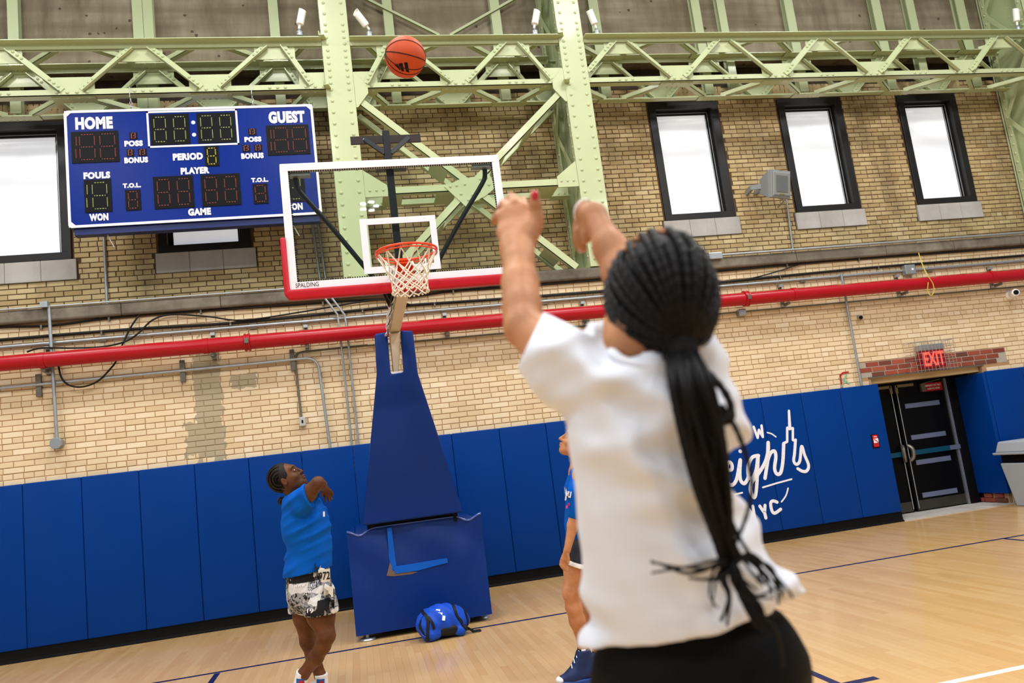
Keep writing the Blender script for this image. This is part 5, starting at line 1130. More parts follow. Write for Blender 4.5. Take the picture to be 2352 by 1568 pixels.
b = MB(); wc = vv((4.139, -8.511, 1.972)); ax_ = nrm(vv((4.151, -8.534, 1.956))-vv((4.140, -8.503, 1.973))); e1 = ax_.orthogonal().normalized(); e2 = ax_.cross(e1); b.tube([wc+(e1*math.cos(a)+e2*math.sin(a))*.0235 for a in [2*math.pi*i/28 for i in range(28)]], .0016, 6, closed=True); b.build('bracelet', mat('bracelet_white', '#f4eeea', .3), t, smooth=60)
# T-shirt
sh = SDF()
rows = [(0, 0, .08, .08), (0, 0, .108, .10), (0, 0, .114, .106), (0, 0, .099, .102), (0, 0, .107, .104), (0, 0, .121, .112), (0, 0, .134, .122), (0, 0, .142, .126)]
RW = [(4.111, -8.747, 1.613), (4.114, -8.740, 1.580), (4.117, -8.731, 1.532), (4.109, -8.718, 1.465), (4.114, -8.705, 1.397), (4.128, -8.693, 1.326), (4.153, -8.682, 1.254), (4.166, -8.668, 1.176)]
for i in range(7): sh.ecap(RW[i], rows[i][2:], RW[i+1], rows[i+1][2:], CRh, .04)
sh.chain([(*(4.071, -8.754, 1.610), .062), (*(4.012, -8.712, 1.657), .060), (*(3.964, -8.658, 1.723), .045), (*(3.955, -8.645, 1.737), .045)], .04)
sh.chain([(*(4.087, -8.754, 1.623), .048), (*(4.037, -8.729, 1.663), .05)], .03)
sh.chain([(*(4.183, -8.755, 1.595), .062), (*(4.191, -8.724, 1.654), .052), (*(4.179, -8.698, 1.700), .046)], .03).chain([(*(4.186, -8.752, 1.602), .06), (*(4.212, -8.749, 1.547), .042), (*(4.213, -8.745, 1.520), .036)], .03)
sh.ell((4.010, -8.666, 1.216), (.028, .035, .04), (CR, CU, CF), .03).chain([(*(4.225, -8.728, 1.389), .022), (*(4.242, -8.723, 1.333), .028), (*(4.277, -8.718, 1.250), .034)], .05)
a_, b_ = vv((3.984, -8.750, 1.225)), vv((4.261, -8.814, 1.258)); hn = (b_-a_).cross(CFh); hn = hn if hn.z < 0 else -hn
sa, sb_ = vv((3.983, -8.688, 1.746)), vv((3.945, -8.670, 1.680)); sn = (sa-sb_).cross(vv((4.015, -8.569, 1.768))-vv((3.965, -8.760, 1.733))); ax_ = vv((3.961, -8.645, 1.735))-vv((4.046, -8.754, 1.613)); sn = sn if sn.dot(ax_) > 0 else -sn
sn = nrm(nrm(sn)*.97+nrm(ax_)*.03)
sleeve_end = plane_cut((sa+sb_)/2, sn)
st0, st1 = vv((3.976, -8.713, 1.748)), vv((4.072, -8.724, 1.686)); stn = (st1-st0).cross(st0-CAM); stn = stn if stn.z > 0 else -stn
sleeve_top = plane_cut(st0, stn)
sleeve_far = lambda X, Y, Z: np.maximum(sleeve_end(X, Y, Z), sleeve_top(X, Y, Z))
near_sleeve = lambda X, Y, Z: np.where((X-vv((4.047, -8.713, 1.645)).x)*CRh.x+(Y-vv((4.047, -8.713, 1.645)).y)*CRh.y < .0, sleeve_far(X, Y, Z), -1)
nk = vv((4.105, -8.780, 1.664)); nax = nrm(vv((4.113, -8.753, 1.613))-vv(P(-.03, -.06)))
neck_cut = lambda X, Y, Z: -(np.sqrt((X-nk.x)**2+(Y-nk.y)**2+((Z-nk.z)*1.15)**2)-.054)
rs0 = vv((4.189, -8.711, 1.674)); rsn = nrm(vv((4.160, -8.656, 1.762))-vv((4.197, -8.762, 1.589)))
rs_cut = lambda X, Y, Z: np.where(((X-rs0.x)*CRh.x+(Y-rs0.y)*CRh.y > -.06) & (Z > rs0.z-.05), (X-rs0.x)*rsn.x+(Y-rs0.y)*rsn.y+(Z-rs0.z)*rsn.z, -1)
white_m = col_mat('white_cotton', lambda k: k.mix(k.noise(k.pos(), 3, 3), srgb('#d3d5de'), srgb('#dfe1e8')), .85, (420, .25, .003), sheen=.2)
def shirt_folds(X, Y, Z):
    f = folds(.02, [((.42, -.08, .90), 55, .4, 1), ((-.22, .05, .97), 70, 1.7, .6), ((.93, -.2, .3), 75, 3.1, .6)])(X, Y, Z)
    zb = 1.5243-.12; low = np.clip((zb-Z)/.25, 0, 1)
    return f*(.6+.6*low)
sh.mesh('tshirt', .0042, white_m, t, cuts=[plane_cut((a_+b_)/2, hn), near_sleeve, neck_cut, rs_cut], disp=shirt_folds)
b = MB(); b.tube(spline([(4.064, -8.756, 1.672), (4.053, -8.804, 1.657), (4.059, -8.823, 1.643), (4.080, -8.835, 1.632), (4.108, -8.837, 1.626), (4.135, -8.822, 1.629), (4.164, -8.779, 1.645)], 5), .0075, 8); b.build('collar', white_m, t, smooth=60)
# leggings and shoes
lg = SDF(); lg.ell((4.170, -8.660, 1.154), (.166, .135, .125), (CRh, UP, CFh), .04).ell((4.108, -8.680, 1.166), (.085, .10, .10), (CRh, UP, CFh), .04).ell((4.214, -8.701, 1.159), (.09, .10, .10), (CRh, UP, CFh), .04)
for hp_, kn, an, ba, to in legs: lg.chain([(*hp_, .094), (*kn, .062), (*(kn*.6+an*.4+Vector((0, -.02, 0))), .058), (*(an+Vector((0, 0, .04))), .043)], .03)
lg.ecap((4.162, -8.669, 1.224), (.118, .085), (4.170, -8.660, 1.154), (.160, .12), CRh, .03)
lg.mesh('leggings', .006, col_mat('black_leggings', lambda k: k.mix(k.noise(k.pos(), 6, 3), srgb('#0b0b0c'), srgb('#151516')), .6, (500, .2, .002), spec=.06), t, cuts=[plane_cut((4.172, -8.678, 1.234), (0, 0, 1))])
for hp_, kn, an, ba, to in legs:
    q = SDF(); q.chain([(*(an+Vector((0, -.02, -.02))), .043), (*ba, .042), (*to, .028)], .02); q.mesh('sneaker', .006, mat('sneaker_white', '#d9d7d4', .6), t, cuts=[plane_cut((0, 0, .002), (0, 0, -1))])
# braids
tie = vv((4.138, -8.851, 1.646)); td = nrm(tie-hc); RR = Vector((.0765, .1005, .0975))
def skull(d, off=0):
    l = Vector((d.dot(hs)/RR.x, d.dot(hu)/RR.y, d.dot(hf)/RR.z)); return hc+hu*.018-hf*.008+d*(1/l.length+off)
cap_ = SDF(); cap_.ell(hc+hu*.018-hf*.008, (.0765, .1, .097), (hs, hu, hf), .01).cap(skull(td, -.03), .030, tie, .024, .02)
cap_.mesh('hair_cap', .004, hair_m, t, cuts=[plane_cut(hc+hf*.045+hu*.05, hf*1+hu*-.35), plane_cut(hc-hu*.058-hf*.02, -hu*1+hf*.6)])
hb = MB(); e1 = nrm(hu-td*hu.dot(td)); e2 = td.cross(e1)
def braid(mb, pts, r0, r1, n=8, per=.016):
    Q = spline(pts, n); L = 0; rr = []
    for i, p in enumerate(Q):
        if i: L += (p-Q[i-1]).length
        f = i/(len(Q)-1); rr.append((r0+(r1-r0)*f)*(1+.10*math.sin(L/per*2*math.pi)))
    mb.tube(Q, rr, 7)
for i in range(30):
    a = 2*math.pi*(i+.5)/30; q = e1*math.cos(a)+e2*math.sin(a); down = -math.cos(a)
    om = math.radians(128 if down < .1 else 128-78*min(1, (down-.1)/.8)); wob = random.uniform(-.05, .05)
    pts = []
    for k in range(9):
        f = k/8; th = om*(1-f)+.12*f; d = td*math.cos(th)+(q*math.cos(wob*math.sin(f*3))+td.cross(q)*math.sin(wob*math.sin(f*3)*4))*math.sin(th)
        pts.append(skull(d.normalized(), .004 if f > .06 else -.002))
    while len(pts) > 4 and (pts[0]-hc).dot(hu) < -.035 and (pts[0]-hc).dot(hf) > -.045: pts.pop(0)
    pts.append(tie+(q*.018)); braid(hb, pts, .0058, .0062)
for i in range(18):
    a = 2*math.pi*(i+.2)/18; q = e1*math.cos(a)+e2*math.sin(a)
    if math.cos(a) < -.5: continue
    pts = [skull((td*math.cos(th)+q*math.sin(th)).normalized(), .005) for th in (math.radians(x) for x in (84+random.uniform(-8, 8), 70, 55, 40, 25, 12))]+[tie+q*.016]; braid(hb, pts, .0055, .006)
hb.build('scalp_braids', hair_m, t, smooth=80)
SP = SDF(); 
for i_, (u0, u1) in enumerate(((.32, .52), (-.45, -.25), (.62, .82), (-.08, .12), (-.75, -.55))):
    b = MB(); b.tube([skull(nrm(hu+hs*(u0*(1-f)+u1*f)*.9+hf*(.28-.34*f)), .001) for f in (0, .25, .5, .75, 1)], [.003, .0055, .005, .0055, .002], 6); b.build('parting', sk, t, smooth=80)
b = MB(); b.tube([tie+(e1*math.cos(a)+e2*math.sin(a))*.0235 for a in [2*math.pi*i/20 for i in range(20)]], .0045, 8, closed=True); b.build('hair_tie', M['black_paint'], t, smooth=60)
CC = [tie, vv((4.119, -8.902, 1.600)), vv((4.125, -8.901, 1.546)), vv((4.133, -8.893, 1.486)), vv((4.141, -8.881, 1.426)), vv((4.150, -8.870, 1.377)), vv((4.157, -8.862, 1.346))]
WD = [.022, .030, .031, .028, .023, .015, .010]
ends = [(((4.145, -8.874, 1.337), (4.125, -8.873, 1.329), (4.094, -8.866, 1.326)), .0026), (((4.138, -8.874, 1.349), (4.098, -8.867, 1.345), (4.046, -8.859, 1.356)), .0018), (((4.139, -8.872, 1.334), (4.138, -8.872, 1.301), (4.131, -8.866, 1.271)), .0026), (((4.156, -8.875, 1.330), (4.174, -8.882, 1.286), (4.185, -8.885, 1.253), (4.196, -8.876, 1.210)), .0045),
        (((4.158, -8.876, 1.336), (4.173, -8.885, 1.306), (4.190, -8.887, 1.295)), .0026), (((4.171, -8.887, 1.354), (4.196, -8.895, 1.337), (4.208, -8.894, 1.313), (4.215, -8.892, 1.290)), .0024), (((4.164, -8.880, 1.350), (4.181, -8.890, 1.330), (4.198, -8.889, 1.298)), .0026), (((4.156, -8.874, 1.324), (4.163, -8.881, 1.291), (4.177, -8.884, 1.260)), .004), (((4.131, -8.871, 1.339), (4.124, -8.869, 1.311), (4.127, -8.866, 1.287)), .0016), (((4.157, -8.877, 1.342), (4.157, -8.881, 1.314), (4.173, -8.882, 1.283)), .003)]
tb = MB()
for i in range(46):
    a = i*2.39996; r_ = math.sqrt((i+.5)/46); off = (math.cos(a)*r_, math.sin(a)*r_*.62)
    stop = 7 if i % 4 else random.choice((5, 6))
    pts = []
    for j in range(stop):
        f = j/6; ph = a+.5*math.sin(f*3+i); pts.append(CC[j]+CR*(math.cos(ph)*r_*WD[j])+CF*(math.sin(ph)*r_*WD[j]*.6)+CU*random.uniform(-.004, .004))
    tip, r1 = ends[(i*7) % len(ends)]; r1 *= random.uniform(.5, .9)
    if stop == 7: pts += [vv(p)+(CR*random.uniform(-.013, .013)+CU*random.uniform(-.012, .012))*(.4+.6*q_/len(tip)) for q_, p in enumerate(tip)][:random.choice((2, 3, 4, 4))]
    else: r1 = .002; pts += [pts[-1]-CU*.02+CR*.006]
    braid(tb, pts, .0052, r1, 7)
braid(tb, [tie, (4.153, -8.895, 1.607), (4.169, -8.904, 1.577), (4.174, -8.906, 1.549), (4.167, -8.903, 1.536), (4.150, -8.905, 1.542), (4.135, -8.910, 1.556)], .0055, .005); braid(tb, [tie, (4.154, -8.900, 1.602), (4.170, -8.909, 1.569), (4.168, -8.910, 1.547), (4.150, -8.909, 1.534), (4.138, -8.906, 1.530)], .0055, .005); braid(tb, [tie, (4.144, -8.897, 1.600), (4.151, -8.904, 1.567), (4.158, -8.908, 1.545), (4.143, -8.906, 1.520), (4.138, -8.898, 1.474)], .0055, .005)
braid(tb, [(4.160, -8.905, 1.560), (4.175, -8.908, 1.525), (4.185, -8.905, 1.486), (4.189, -8.900, 1.450), (4.181, -8.893, 1.415), (4.167, -8.886, 1.385), (4.160, -8.882, 1.371), (4.168, -8.885, 1.347), (4.182, -8.889, 1.317)], .0042, .0018)
braid(tb, [(4.148, -8.888, 1.431), (4.162, -8.885, 1.391), (4.174, -8.888, 1.358), (4.197, -8.893, 1.320), (4.213, -8.893, 1.301)], .003, .0018); braid(tb, [(4.151, -8.886, 1.413), (4.154, -8.884, 1.395), (4.165, -8.887, 1.376), (4.179, -8.893, 1.346), (4.186, -8.889, 1.313)], .003, .0018)
braid(tb, [(4.184, -8.840, 1.749), (4.196, -8.849, 1.723), (4.198, -8.851, 1.699), (4.189, -8.851, 1.674), (4.167, -8.853, 1.653), tie], .0045, .0045)
tb.build('ponytail_braids', hair_m, t, smooth=80)
# ---------------- the player with cornrows in profile, near the hoop base
g0 = (3.272, -4.003, 0.653)
t = thing('person', 'player in a blue T-shirt and collage print shorts, head tipped back, elbow raised', 'person', (g0[0], g0[1], 0))
sk2 = skin('skin_player', '#6e4429', '#4a2a17')
hc = vv((3.189, -4.124, 1.577)); ff = CR*.76+CU*.65; uu = CR*-.65+CU*.76
s = SDF(); P, hs, hu, hf = head(s, hc, ff, uu, 1.03)
s.chain([(*P(-.02, -.05), .052), (*(3.242, -4.090, 1.413), .058)], .03)
s.ecap((3.260, -4.066, 1.364), (.085, .15), (3.284, -4.037, 1.208), (.105, .155), CR, .05).ecap((3.284, -4.037, 1.208), (.105, .15), (3.279, -4.009, 1.025), (.10, .13), CR, .05).ecap((3.279, -4.009, 1.025), (.10, .13), (3.265, -3.974, 0.813), (.125, .155), CR, .05)
s.chain([(*(3.280, -4.222, 1.412), .06), (*(3.334, -4.292, 1.453), .054), (*(3.405, -4.337, 1.518), .044)], .02).chain([(*(3.408, -4.333, 1.518), .043), (*(3.422, -4.225, 1.500), .038), (*(3.430, -4.110, 1.480), .026)], .015)
s.ecap((3.433, -4.105, 1.479), (.030, .016), (3.456, -4.083, 1.436), (.036, .014), CR*.8+CU*.6, .012)
fingers(s, [((3.440, -4.083, 1.426), (3.434, -4.073, 1.402), (3.436, -4.075, 1.381)), ((3.455, -4.081, 1.424), (3.458, -4.072, 1.399), (3.463, -4.076, 1.380)), ((3.468, -4.080, 1.435), (3.475, -4.073, 1.412), (3.479, -4.076, 1.393)), ((3.475, -4.084, 1.452), (3.486, -4.079, 1.438), (3.488, -4.082, 1.420)), ((3.428, -4.096, 1.461), (3.415, -4.095, 1.442), (3.410, -4.096, 1.421))], .0098, .003)
s.chain([(*(3.269, -3.924, 1.373), .055), (*(3.298, -3.879, 1.165), .042), (*(3.358, -3.965, 1.239), .028), (*(3.387, -3.997, 1.277), .03)], .02)
s.chain([(*(3.332, -4.083, 0.759), .098), (*(3.339, -4.096, 0.628), .094), (*(3.366, -4.133, 0.485), .056), (*(3.332, -4.099, 0.416), .051), (*(3.277, -4.050, 0.340), .050), (*(3.181, -3.972, 0.229), .038), (*(3.144, -3.943, 0.159), .034)], .03)
s.chain([(*(3.215, -3.839, 0.742), .095), (*(3.216, -3.816, 0.586), .085), (*(3.217, -3.810, 0.413), .053), (*(3.247, -3.821, 0.302), .049), (*(3.287, -3.828, 0.157), .037), (*(3.287, -3.819, 0.095), .034)], .03)
a1, a2 = vv((3.139, -3.938, 0.135)), vv((3.287, -3.818, 0.086)); feet = []
for a in (a1, a2):
    h = a-CRh*.05; h.z = .055; q = a+CRh*.10; q.z = .04; e = a+CRh*.16; e.z = .03; feet.append((a, h, q, e)); s.chain([(*a, .034), (*h, .034)], .02).chain([(*h, .034), (*q, .032), (*e, .02)], .02)
s.mesh('body', .0062, sk2, t)
eyes(P, 1.03, hf, t, hair2, mat('lips_dark', '#5a2c22', .4, spec=.4))
s = SDF(); s.ell(P(-.014, .024), (.078, .098, .098), (hs, hu, hf), .01).ell((3.139, -4.091, 1.426), (.03, .026, .03), k=.02); s.mesh('hair_cap', .005, hair2, t, cuts=[plane_cut(P(.048, .06), hf*1+hu*-.15), plane_cut(P(-.01, -.062), -hu+hf*.35)])
def sk_pt(a, b_, off=.004): d = (hs*math.cos(b_)+(hf*math.cos(a)+hu*math.sin(a))*math.sin(b_)); return P(-.014, .024)+hs*d.dot(hs)*.0803+hu*d.dot(hu)*.101+hf*d.dot(hf)*.101
hb = MB()
for sx in (1, -1):
    for k, (c_, r0) in enumerate(((.0, .16), (.0, .34), (.02, .54), (.03, .74), (.03, .93))):
        pts = []
        for j in range(14):
            th = math.radians(55)+j/13*math.radians(205); v = hs*sx*math.cos(r0*1.5)+(hf*math.cos(th)+hu*math.sin(th)*1.0)*math.sin(r0*1.5)
            cpt = P(-.014, .024)+hf*-.01+hu*.0; v = v.normalized(); l = Vector((v.dot(hs)/.0785, v.dot(hu)/.0985, v.dot(hf)/.0985)); pts.append(cpt+v/l.length)
        hb_pts = spline(pts, 6); hb.tube(hb_pts, [.0075*(1+.2*math.sin(i*1.9)) for i in range(len(hb_pts))], 6)
hb.build('cornrows', hair2, t, smooth=80)
hb = MB()
for k in range(9):
    a = k*2.4; hb.tube(spline([vv((3.150, -4.096, 1.446))+hs*math.cos(a)*.012, vv((3.139, -4.091, 1.426))+hs*math.cos(a)*.028+hu*.02*math.sin(a), vv((3.141, -4.088, 1.408))+hs*math.cos(a)*.02], 5), .009, 6)
hb.build('braid_knot', hair2, t, smooth=80)
blue = col_mat('blue_cotton', lambda k: k.mix(k.noise(k.pos(), 4, 3), srgb('#0450ac'), srgb('#085cbe')), .85, (300, .25, .004), spec=.08)
sh = SDF()
R3 = [(686, 1150, .10, .15), (699, 1180, .135, .18), (703, 1210, .155, .185), (711, 1255, .140, .165), (709, 1300, .152, .175), (707, 1335, .162, .18)]
Q = [(3.252, -4.070, 1.405), (3.276, -4.052, 1.316), (3.285, -4.040, 1.223), (3.300, -4.022, 1.084), (3.275, -3.997, 0.950), (3.258, -3.976, 0.836)]
for i in range(5): sh.ecap(Q[i], R3[i][2:], Q[i+1], R3[i+1][2:], CR, .05)
sh.chain([(*(3.220, -4.143, 1.387), .075), (*(3.286, -4.233, 1.405), .083), (*(3.349, -4.305, 1.452), .072), (*(3.378, -4.325, 1.477), .07)], .03).chain([(*(3.254, -3.963, 1.377), .07), (*(3.293, -3.890, 1.244), .062), (*(3.304, -3.869, 1.164), .055)], .03)
o1 = vv((3.319, -4.316, 1.500)); o2 = vv((3.353, -4.303, 1.363)); sn = nrm((o2-o1).cross(CF)); sn = sn if sn.dot(CR) > 0 else -sn
q0 = (o1+o2)/2; slv = plane_cut(q0, sn)
slc = lambda X, Y, Z: np.where((X-q0.x)*CF.x+(Y-q0.y)*CF.y+(Z-q0.z)*CF.z < .075, np.where(Z > q0.z-.11, slv(X, Y, Z), -1), -1)
h1, h2 = vv((3.093, -4.001, 0.893)), vv((3.448, -4.083, 0.933)); hn = (h2-h1).cross(CFh); hn = hn if hn.z < 0 else -hn
nc = vv((3.230, -4.117, 1.469)); neck2 = lambda X, Y, Z: -(np.sqrt((X-nc.x)**2+(Y-nc.y)**2+(Z-nc.z)**2)-.066)
tee = sh.mesh('tshirt', .0065, blue, t, cuts=[plane_cut((h1+h2)/2, hn), slc, neck2], disp=folds(.0075, [((-.52, .02, .85), 62, .7, 1), ((-.30, .1, .92), 100, 2.2, .5)]))
b = MB(); b.tube([q0+sn*-.005+((o2-o1).normalized()*math.cos(a)*.071+CF*math.sin(a)*.062) for a in [2*math.pi*i/28 for i in range(28)]], .006, 6, closed=True); b.build('sleeve_hem', blue, t, smooth=60)
# shorts with a collage print
def collage(k):
    p = k.pos(); v = k.new('ShaderNodeTexVoronoi'); mp = k.new('ShaderNodeMapping'); k.link(p, mp.inputs[0]); mp.inputs['Rotation'].default_value = (.3, .5, .4); mp.inputs['Scale'].default_value = (1, 1, 1.3); k.link(mp.outputs[0], v.inputs['Vector']); v.inputs['Scale'].default_value = 13
    s_ = k.new('ShaderNodeSeparateColor'); k.link(v.outputs['Color'], s_.inputs[0]); c = k.ramp(s_.outputs[0], (0, srgb('#17171a')), (.3, srgb('#4c4c52')), (.55, srgb('#cfccca')), (.76, srgb('#77767c'))); k.n[-1] if False else None
    for n in k.n:
        if n.type == 'VALTORGB': n.color_ramp.interpolation = 'CONSTANT'
    f = k.ramp(k.noise(p, 55, 3, .6), (.48, (0, 0, 0)), (.52, (1, 1, 1))); return k.mix(k.math('MULTIPLY', f, .35), c, srgb('#e8e6e3'))
cm = col_mat('collage_shorts', collage, .8, (200, .2, .004)); bt = mat('black_panel', '#141417', .8, 0, .2, 9); wt = mat('pale_print', '#d8d3c8', .8)
ss = SDF(); ss.ecap((3.270, -3.987, 0.895), (.15, .17), (3.264, -3.967, 0.768), (.155, .185), CR, .04).chain([(*(3.332, -4.083, 0.759), .115), (*(3.343, -4.104, 0.672), .113), (*(3.351, -4.113, 0.585), .108)], .03).chain([(*(3.215, -3.839, 0.742), .115), (*(3.213, -3.820, 0.618), .105), (*(3.212, -3.808, 0.540), .1)], .03)
k1, k2 = vv((3.162, -4.027, 0.627)), vv((3.430, -4.086, 0.632)); kn_ = (k2-k1).cross(CFh); kn_ = kn_ if kn_.z < 0 else -kn_
shorts = ss.mesh('shorts', .0065, cm, t, cuts=[plane_cut((k1+k2)/2, kn_)], disp=folds(.004, [((.5, .1, .85), 44, .2, .8), ((.9, 0, .3), 38, 1.2, .6)]))
ri = CR*.98+CU*.12
patch((3.226, -4.238, 0.908), .22, .12, bt, t, shorts, CF, ri, CU, 'waist_panel'); patch((3.381, -4.270, 0.900), .10, .085, wt, t, shorts, CF, ri, CU, 'print_panel'); patch((3.402, -4.258, 0.787), .08, .07, wt, t, shorts, CF, ri, CU, 'print_panel'); patch((3.383, -4.241, 0.701), .12, .065, bt, t, shorts, CF, ri, CU, 'hem_panel'); patch((3.304, -4.217, 0.656), .13, .035, bt, t, shorts, CF, ri, CU, 'hem_panel')
for s_, px, h, w_, m in (('972', (3.393, -4.273, 0.899), .055, .075, bt), ('1972', (3.290, -4.239, 0.824), .022, .045, M['white_ink']), ('1972', (3.262, -4.230, 0.801), .022, .045, M['white_ink']), ('19', (3.315, -4.247, 0.841), .02, .022, M['white_ink']), ('72', (3.243, -4.223, 0.783), .02, .022, M['white_ink']), ('www', (3.202, -4.222, 0.835), .024, .08, M['white_ink']), ('19', (3.277, -4.214, 0.677), .03, .05, M['white_ink'])):
    o = text(s_, px, h, m, t, 'print', right=ri, up=CU, w=w_, bold=.02); onto(o, shorts, CF, .006)
patch((3.428, -4.342, 1.308), .012, .035, M['white_ink'], t, tee, CF, CR, CU, 'chest_mark', 3)
# socks and shoes
sock = mat('white_sock', '#e9e8ea', .85, 0, .03, 20, .2, 200); sr, sbq = mat('sock_red', '#c22034', .8), mat('sock_blue', '#1f63b4', .8)
for (a, h, q, e), up_, D in zip(feet, ((3.183, -3.975, 0.247), (3.290, -3.833, 0.184)), (5.2, 5.4)):
    o = SDF().chain([(*up_, .048), (*a, .042), (*h, .04)], .02).mesh('sock', .006, sock, t, cuts=[plane_cut(up_, nrm(vv(up_)-a))])
    c = vv(up_).lerp(a, .45); patch(c-CF*.2+CR*.004, .055, .045, sbq, t, o, CF, CR, CU, 'sock_badge', 3); patch(c-CF*.2+CR*.012-CU*.006, .03, .032, sr, t, o, CF, CR, CU, 'sock_badge', 3)
    z = SDF().chain([(*(h+Vector((0, 0, .03))), .05), (*h, .052), (*q, .05), (*e, .036)], .02).mesh('sneaker', .007, mat('sneaker_pale', '#cfcfd2', .6), t, cuts=[plane_cut((0, 0, .002), (0, 0, -1))])
# ---------------- the girl half hidden behind the white shirt
g0 = (5.086, -4.615, 0.749)
t = thing('person', 'girl in blue mostly hidden behind the white shirt, face turned up in profile', 'person', (g0[0], g0[1], 0))
sk3 = skin('skin_girl', '#c58d66', '#a76b48')
hc = vv((5.137, -4.751, 1.582)); ff = CR*-.93+CU*.37; uu = CR*.37+CU*.93
s = SDF(); P, hs, hu, hf = head(s, hc, ff, uu, .98, 1.05)
s.chain([(*P(-.02, -.05), .048), (*(5.129, -4.722, 1.400), .052)], .03)
s.ecap((5.138, -4.706, 1.349), (.08, .15), (5.134, -4.684, 1.209), (.095, .15), CR, .05).ecap((5.134, -4.684, 1.209), (.095, .15), (5.120, -4.652, 1.021), (.08, .12), CR, .05).ecap((5.120, -4.652, 1.021), (.08, .12), (5.118, -4.626, 0.846), (.10, .14), CR, .05)
s.chain([(*(5.089, -4.851, 1.355), .048), (*(5.033, -4.844, 1.114), .040), (*(5.007, -4.839, 1.047), .036), (*(4.949, -4.835, 0.897), .023)], .02)
s.ecap((4.946, -4.833, 0.892), (.022, .014), (4.923, -4.826, 0.839), (.030, .013), CR*.9+CF*.4, .012)
fingers(s, [((4.902, -4.826, 0.834), (4.896, -4.820, 0.807), (4.907, -4.814, 0.786)), ((4.910, -4.821, 0.824), (4.907, -4.816, 0.794), (4.918, -4.809, 0.772)), ((4.922, -4.817, 0.819), (4.922, -4.812, 0.783), (4.932, -4.806, 0.762)), ((4.934, -4.815, 0.817), (4.934, -4.810, 0.787), (4.942, -4.803, 0.765)), ((4.946, -4.841, 0.870), (4.948, -4.842, 0.840), (4.943, -4.836, 0.813))], .0105, .004)
s.chain([(*(5.177, -4.558, 1.344), .046), (*(5.199, -4.477, 1.045), .038), (*(5.192, -4.439, 0.804), .024), (*(5.178, -4.422, 0.715), .02)], .02)
s.chain([(*(5.068, -4.706, 0.832), .088), (*(5.022, -4.692, 0.738), .074), (*(4.973, -4.682, 0.604), .052), (*(4.986, -4.659, 0.501), .05), (*(5.003, -4.639, 0.411), .05), (*(5.032, -4.591, 0.258), .034), (*(5.031, -4.580, 0.186), .032)], .03)
s.chain([(*(5.162, -4.533, 0.787), .088), (*(5.148, -4.469, 0.519), .055), (*(5.163, -4.408, 0.360), .05), (*(5.202, -4.341, 0.137), .034), (*(5.204, -4.334, 0.091), .032)], .03)
s.mesh('body', .0062, sk3, t); eyes(P, .98, hf, t, hair2, mat('lips_rose', '#b06a58', .4, spec=.4))
s = SDF(); s.ell(P(-.014, .024), (.078, .097, .097), (hs, hu, hf), .01).ell(P(-.11, .0), (.035, .04, .04), (hs, hu, hf), .03).chain([(*P(-.115, -.01), .03), (*P(-.135, -.12), .022), (*P(-.11, -.2), .012)], .02)
s.mesh('hair', .005, mat('dark_brown_hair', '#1c1210', .45, 0, .25, 40, .5, 300), t, cuts=[plane_cut(P(.055, .05), hf*1+hu*-.25), lambda X, Y, Z: np.where((X-hc.x)*hf.x+(Y-hc.y)*hf.y+(Z-hc.z)*hf.z > -.1, (X-P(.0, -.045).x)*-hu.x+(Y-P(0, -.045).y)*-hu.y+(Z-P(0, -.045).z)*-hu.z, -1)])
sh = SDF(); Q = [(5.137, -4.709, 1.369), (5.134, -4.688, 1.238), (5.118, -4.654, 1.036), (5.116, -4.627, 0.855)]; R3 = [(.075, .14), (.105, .165), (.105, .15), (.12, .165)]
for i in range(3): sh.ecap(Q[i], R3[i], Q[i+1], R3[i+1], CR, .05)
sh.chain([(*(5.103, -4.813, 1.359), .06), (*(5.059, -4.860, 1.251), .062), (*(5.033, -4.845, 1.119), .055)], .03).chain([(*(5.175, -4.579, 1.350), .06), (*(5.196, -4.485, 1.106), .055)], .03)
nc = vv((5.124, -4.726, 1.438)); neck3 = lambda X, Y, Z: -(np.sqrt((X-nc.x)**2+(Y-nc.y)**2+(Z-nc.z)**2)-.062)
sv = vv((5.031, -4.845, 1.125)); svc = lambda X, Y, Z: np.where(np.abs((X-sv.x)*CF.x+(Y-sv.y)*CF.y+(Z-sv.z)*CF.z) < .075, np.where((X-sv.x)*CR.x+(Y-sv.y)*CR.y < .02, sv.z-Z, -1), -1)
tee3 = sh.mesh('tshirt', .0065, blue, t, cuts=[plane_cut((5.113, -4.626, 0.855), (0, 0, -1)), neck3], disp=folds(.005, [((.5, .1, .85), 42, .9, .8), ((.9, .1, .4), 36, 2.0, .6)]))
o = text('hu', (4.968, -4.974, 1.243), .06, M['white_ink'], t, 'print', right=CR, up=CU, w=.05, bold=.03, shear=.3); onto(o, tee3, CF, .006); patch((4.959, -4.961, 1.173), .03, .018, mat('pink_print', '#e0408a', .8), t, tee3, CF, CR, CU, 'print', 3)
ss = SDF(); ss.ecap((5.123, -4.644, 0.962), (.10, .14), (5.116, -4.627, 0.855), (.115, .16), CR, .04).chain([(*(5.071, -4.712, 0.869), .102), (*(5.034, -4.709, 0.767), .092)], .03).chain([(*(5.166, -4.541, 0.831), .1), (*(5.165, -4.510, 0.697), .09)], .03)
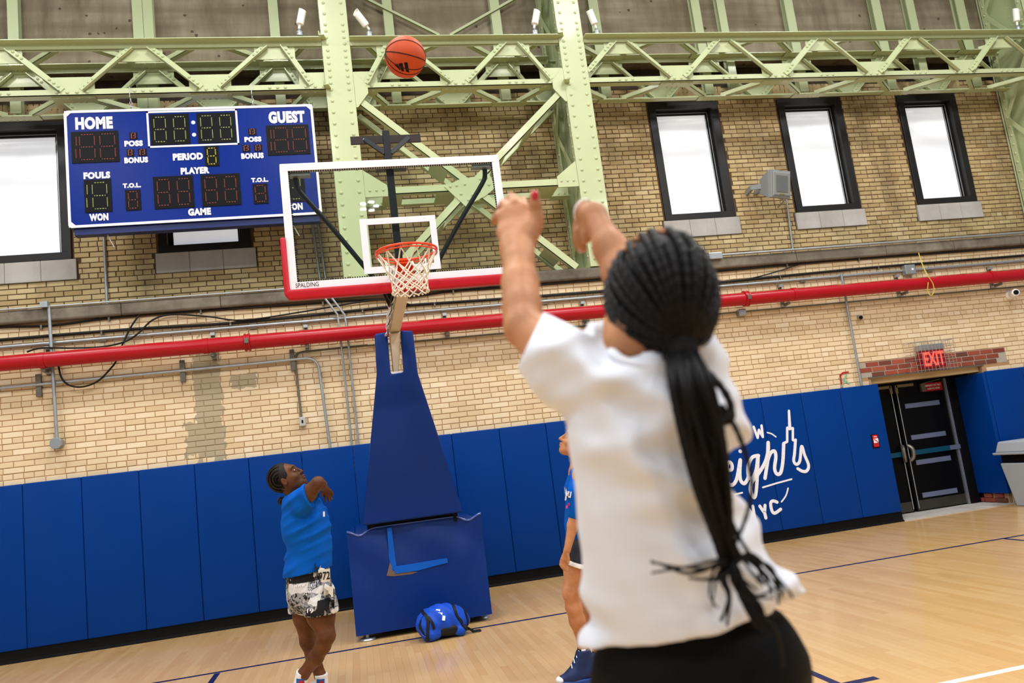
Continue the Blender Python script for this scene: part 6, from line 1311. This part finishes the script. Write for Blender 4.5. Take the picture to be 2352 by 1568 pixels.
c1 = plane_cut((5.004, -4.706, 0.788), CU*-1+CR*-.25); ss.mesh('shorts', .0065, mat('charcoal_shorts', '#2c2e38', .8, 0, .1, 9), t, cuts=[plane_cut((5.007, -4.712, 0.819), CU*-1+CR*-.25)]); ss.ops = [o_ for o_ in ss.ops]; ss.mesh('hem_band', .0065, mat('white_band', '#e8e6e8', .8), t, cuts=[c1, plane_cut((5.007, -4.712, 0.819), CU*1+CR*.25)])
nv = mat('shoe_navy', '#16264f', .55, 0, .15, 20); so = mat('shoe_sole', '#1b3f86', .35, 0, .1, 8); wtoe = mat('shoe_white', '#dcdbe0', .5)
for ank, D in (((5.032, -4.582, 0.194), 5.24), ((5.205, -4.337, 0.106), 5.5)):
    a = vv(ank); L = -CRh*.97+CFh*-.1; L.normalize(); h = Vector((a.x, a.y, .06))-L*.03; q = Vector((a.x, a.y, .05))+L*.09; e = Vector((a.x, a.y, .038))+L*.165
    k_ = SDF().chain([(*(a+UP*.05), .037), (*a, .036), (*(h+UP*.03), .036)], .02).mesh('sock', .006, M['black_paint'], t, cuts=[plane_cut(a+UP*.05, UP)])
    patch(a+UP*.022-CF*.2-CR*.0, .028, .026, M['white_ink'], t, k_, CF, CR, CU, 'sock_emblem', 3)
    u_ = SDF().chain([(*(a+UP*-.005), .043), (*(h+UP*.02), .044)], .02).chain([(*(h+UP*.01), .044), (*q, .045), (*e, .034)], .03).cap(a, .042, q, .043, .03); u_.mesh('shoe', .006, nv, t, cuts=[plane_cut((0, 0, .028), (0, 0, -1)), plane_cut(a+UP*.018, UP)])
    SDF().chain([(*(h-UP*.035), .048), (*(q-UP*.03), .05), (*(e-UP*.018), .04)], .02).mesh('sole', .006, so, t, cuts=[plane_cut((0, 0, .002), (0, 0, -1)), plane_cut((0, 0, .036), (0, 0, 1))])
    SDF().ell(e+L*.008+UP*.004, (.036, .036, .026), k=0).mesh('toe_cap', .005, wtoe, t, cuts=[plane_cut((0, 0, .03), (0, 0, -1))])
    for i in range(5):
        f = i/4; p = (a+L*.03+UP*.022).lerp(q+L*.02+UP*.042, f); w_ = CFh*.03; b = MB(); b.tube(spline([p-w_-UP*.012, p+UP*.006, p+w_-UP*.012], 4), .0035, 6); b.build('lace', wtoe, t, smooth=60)
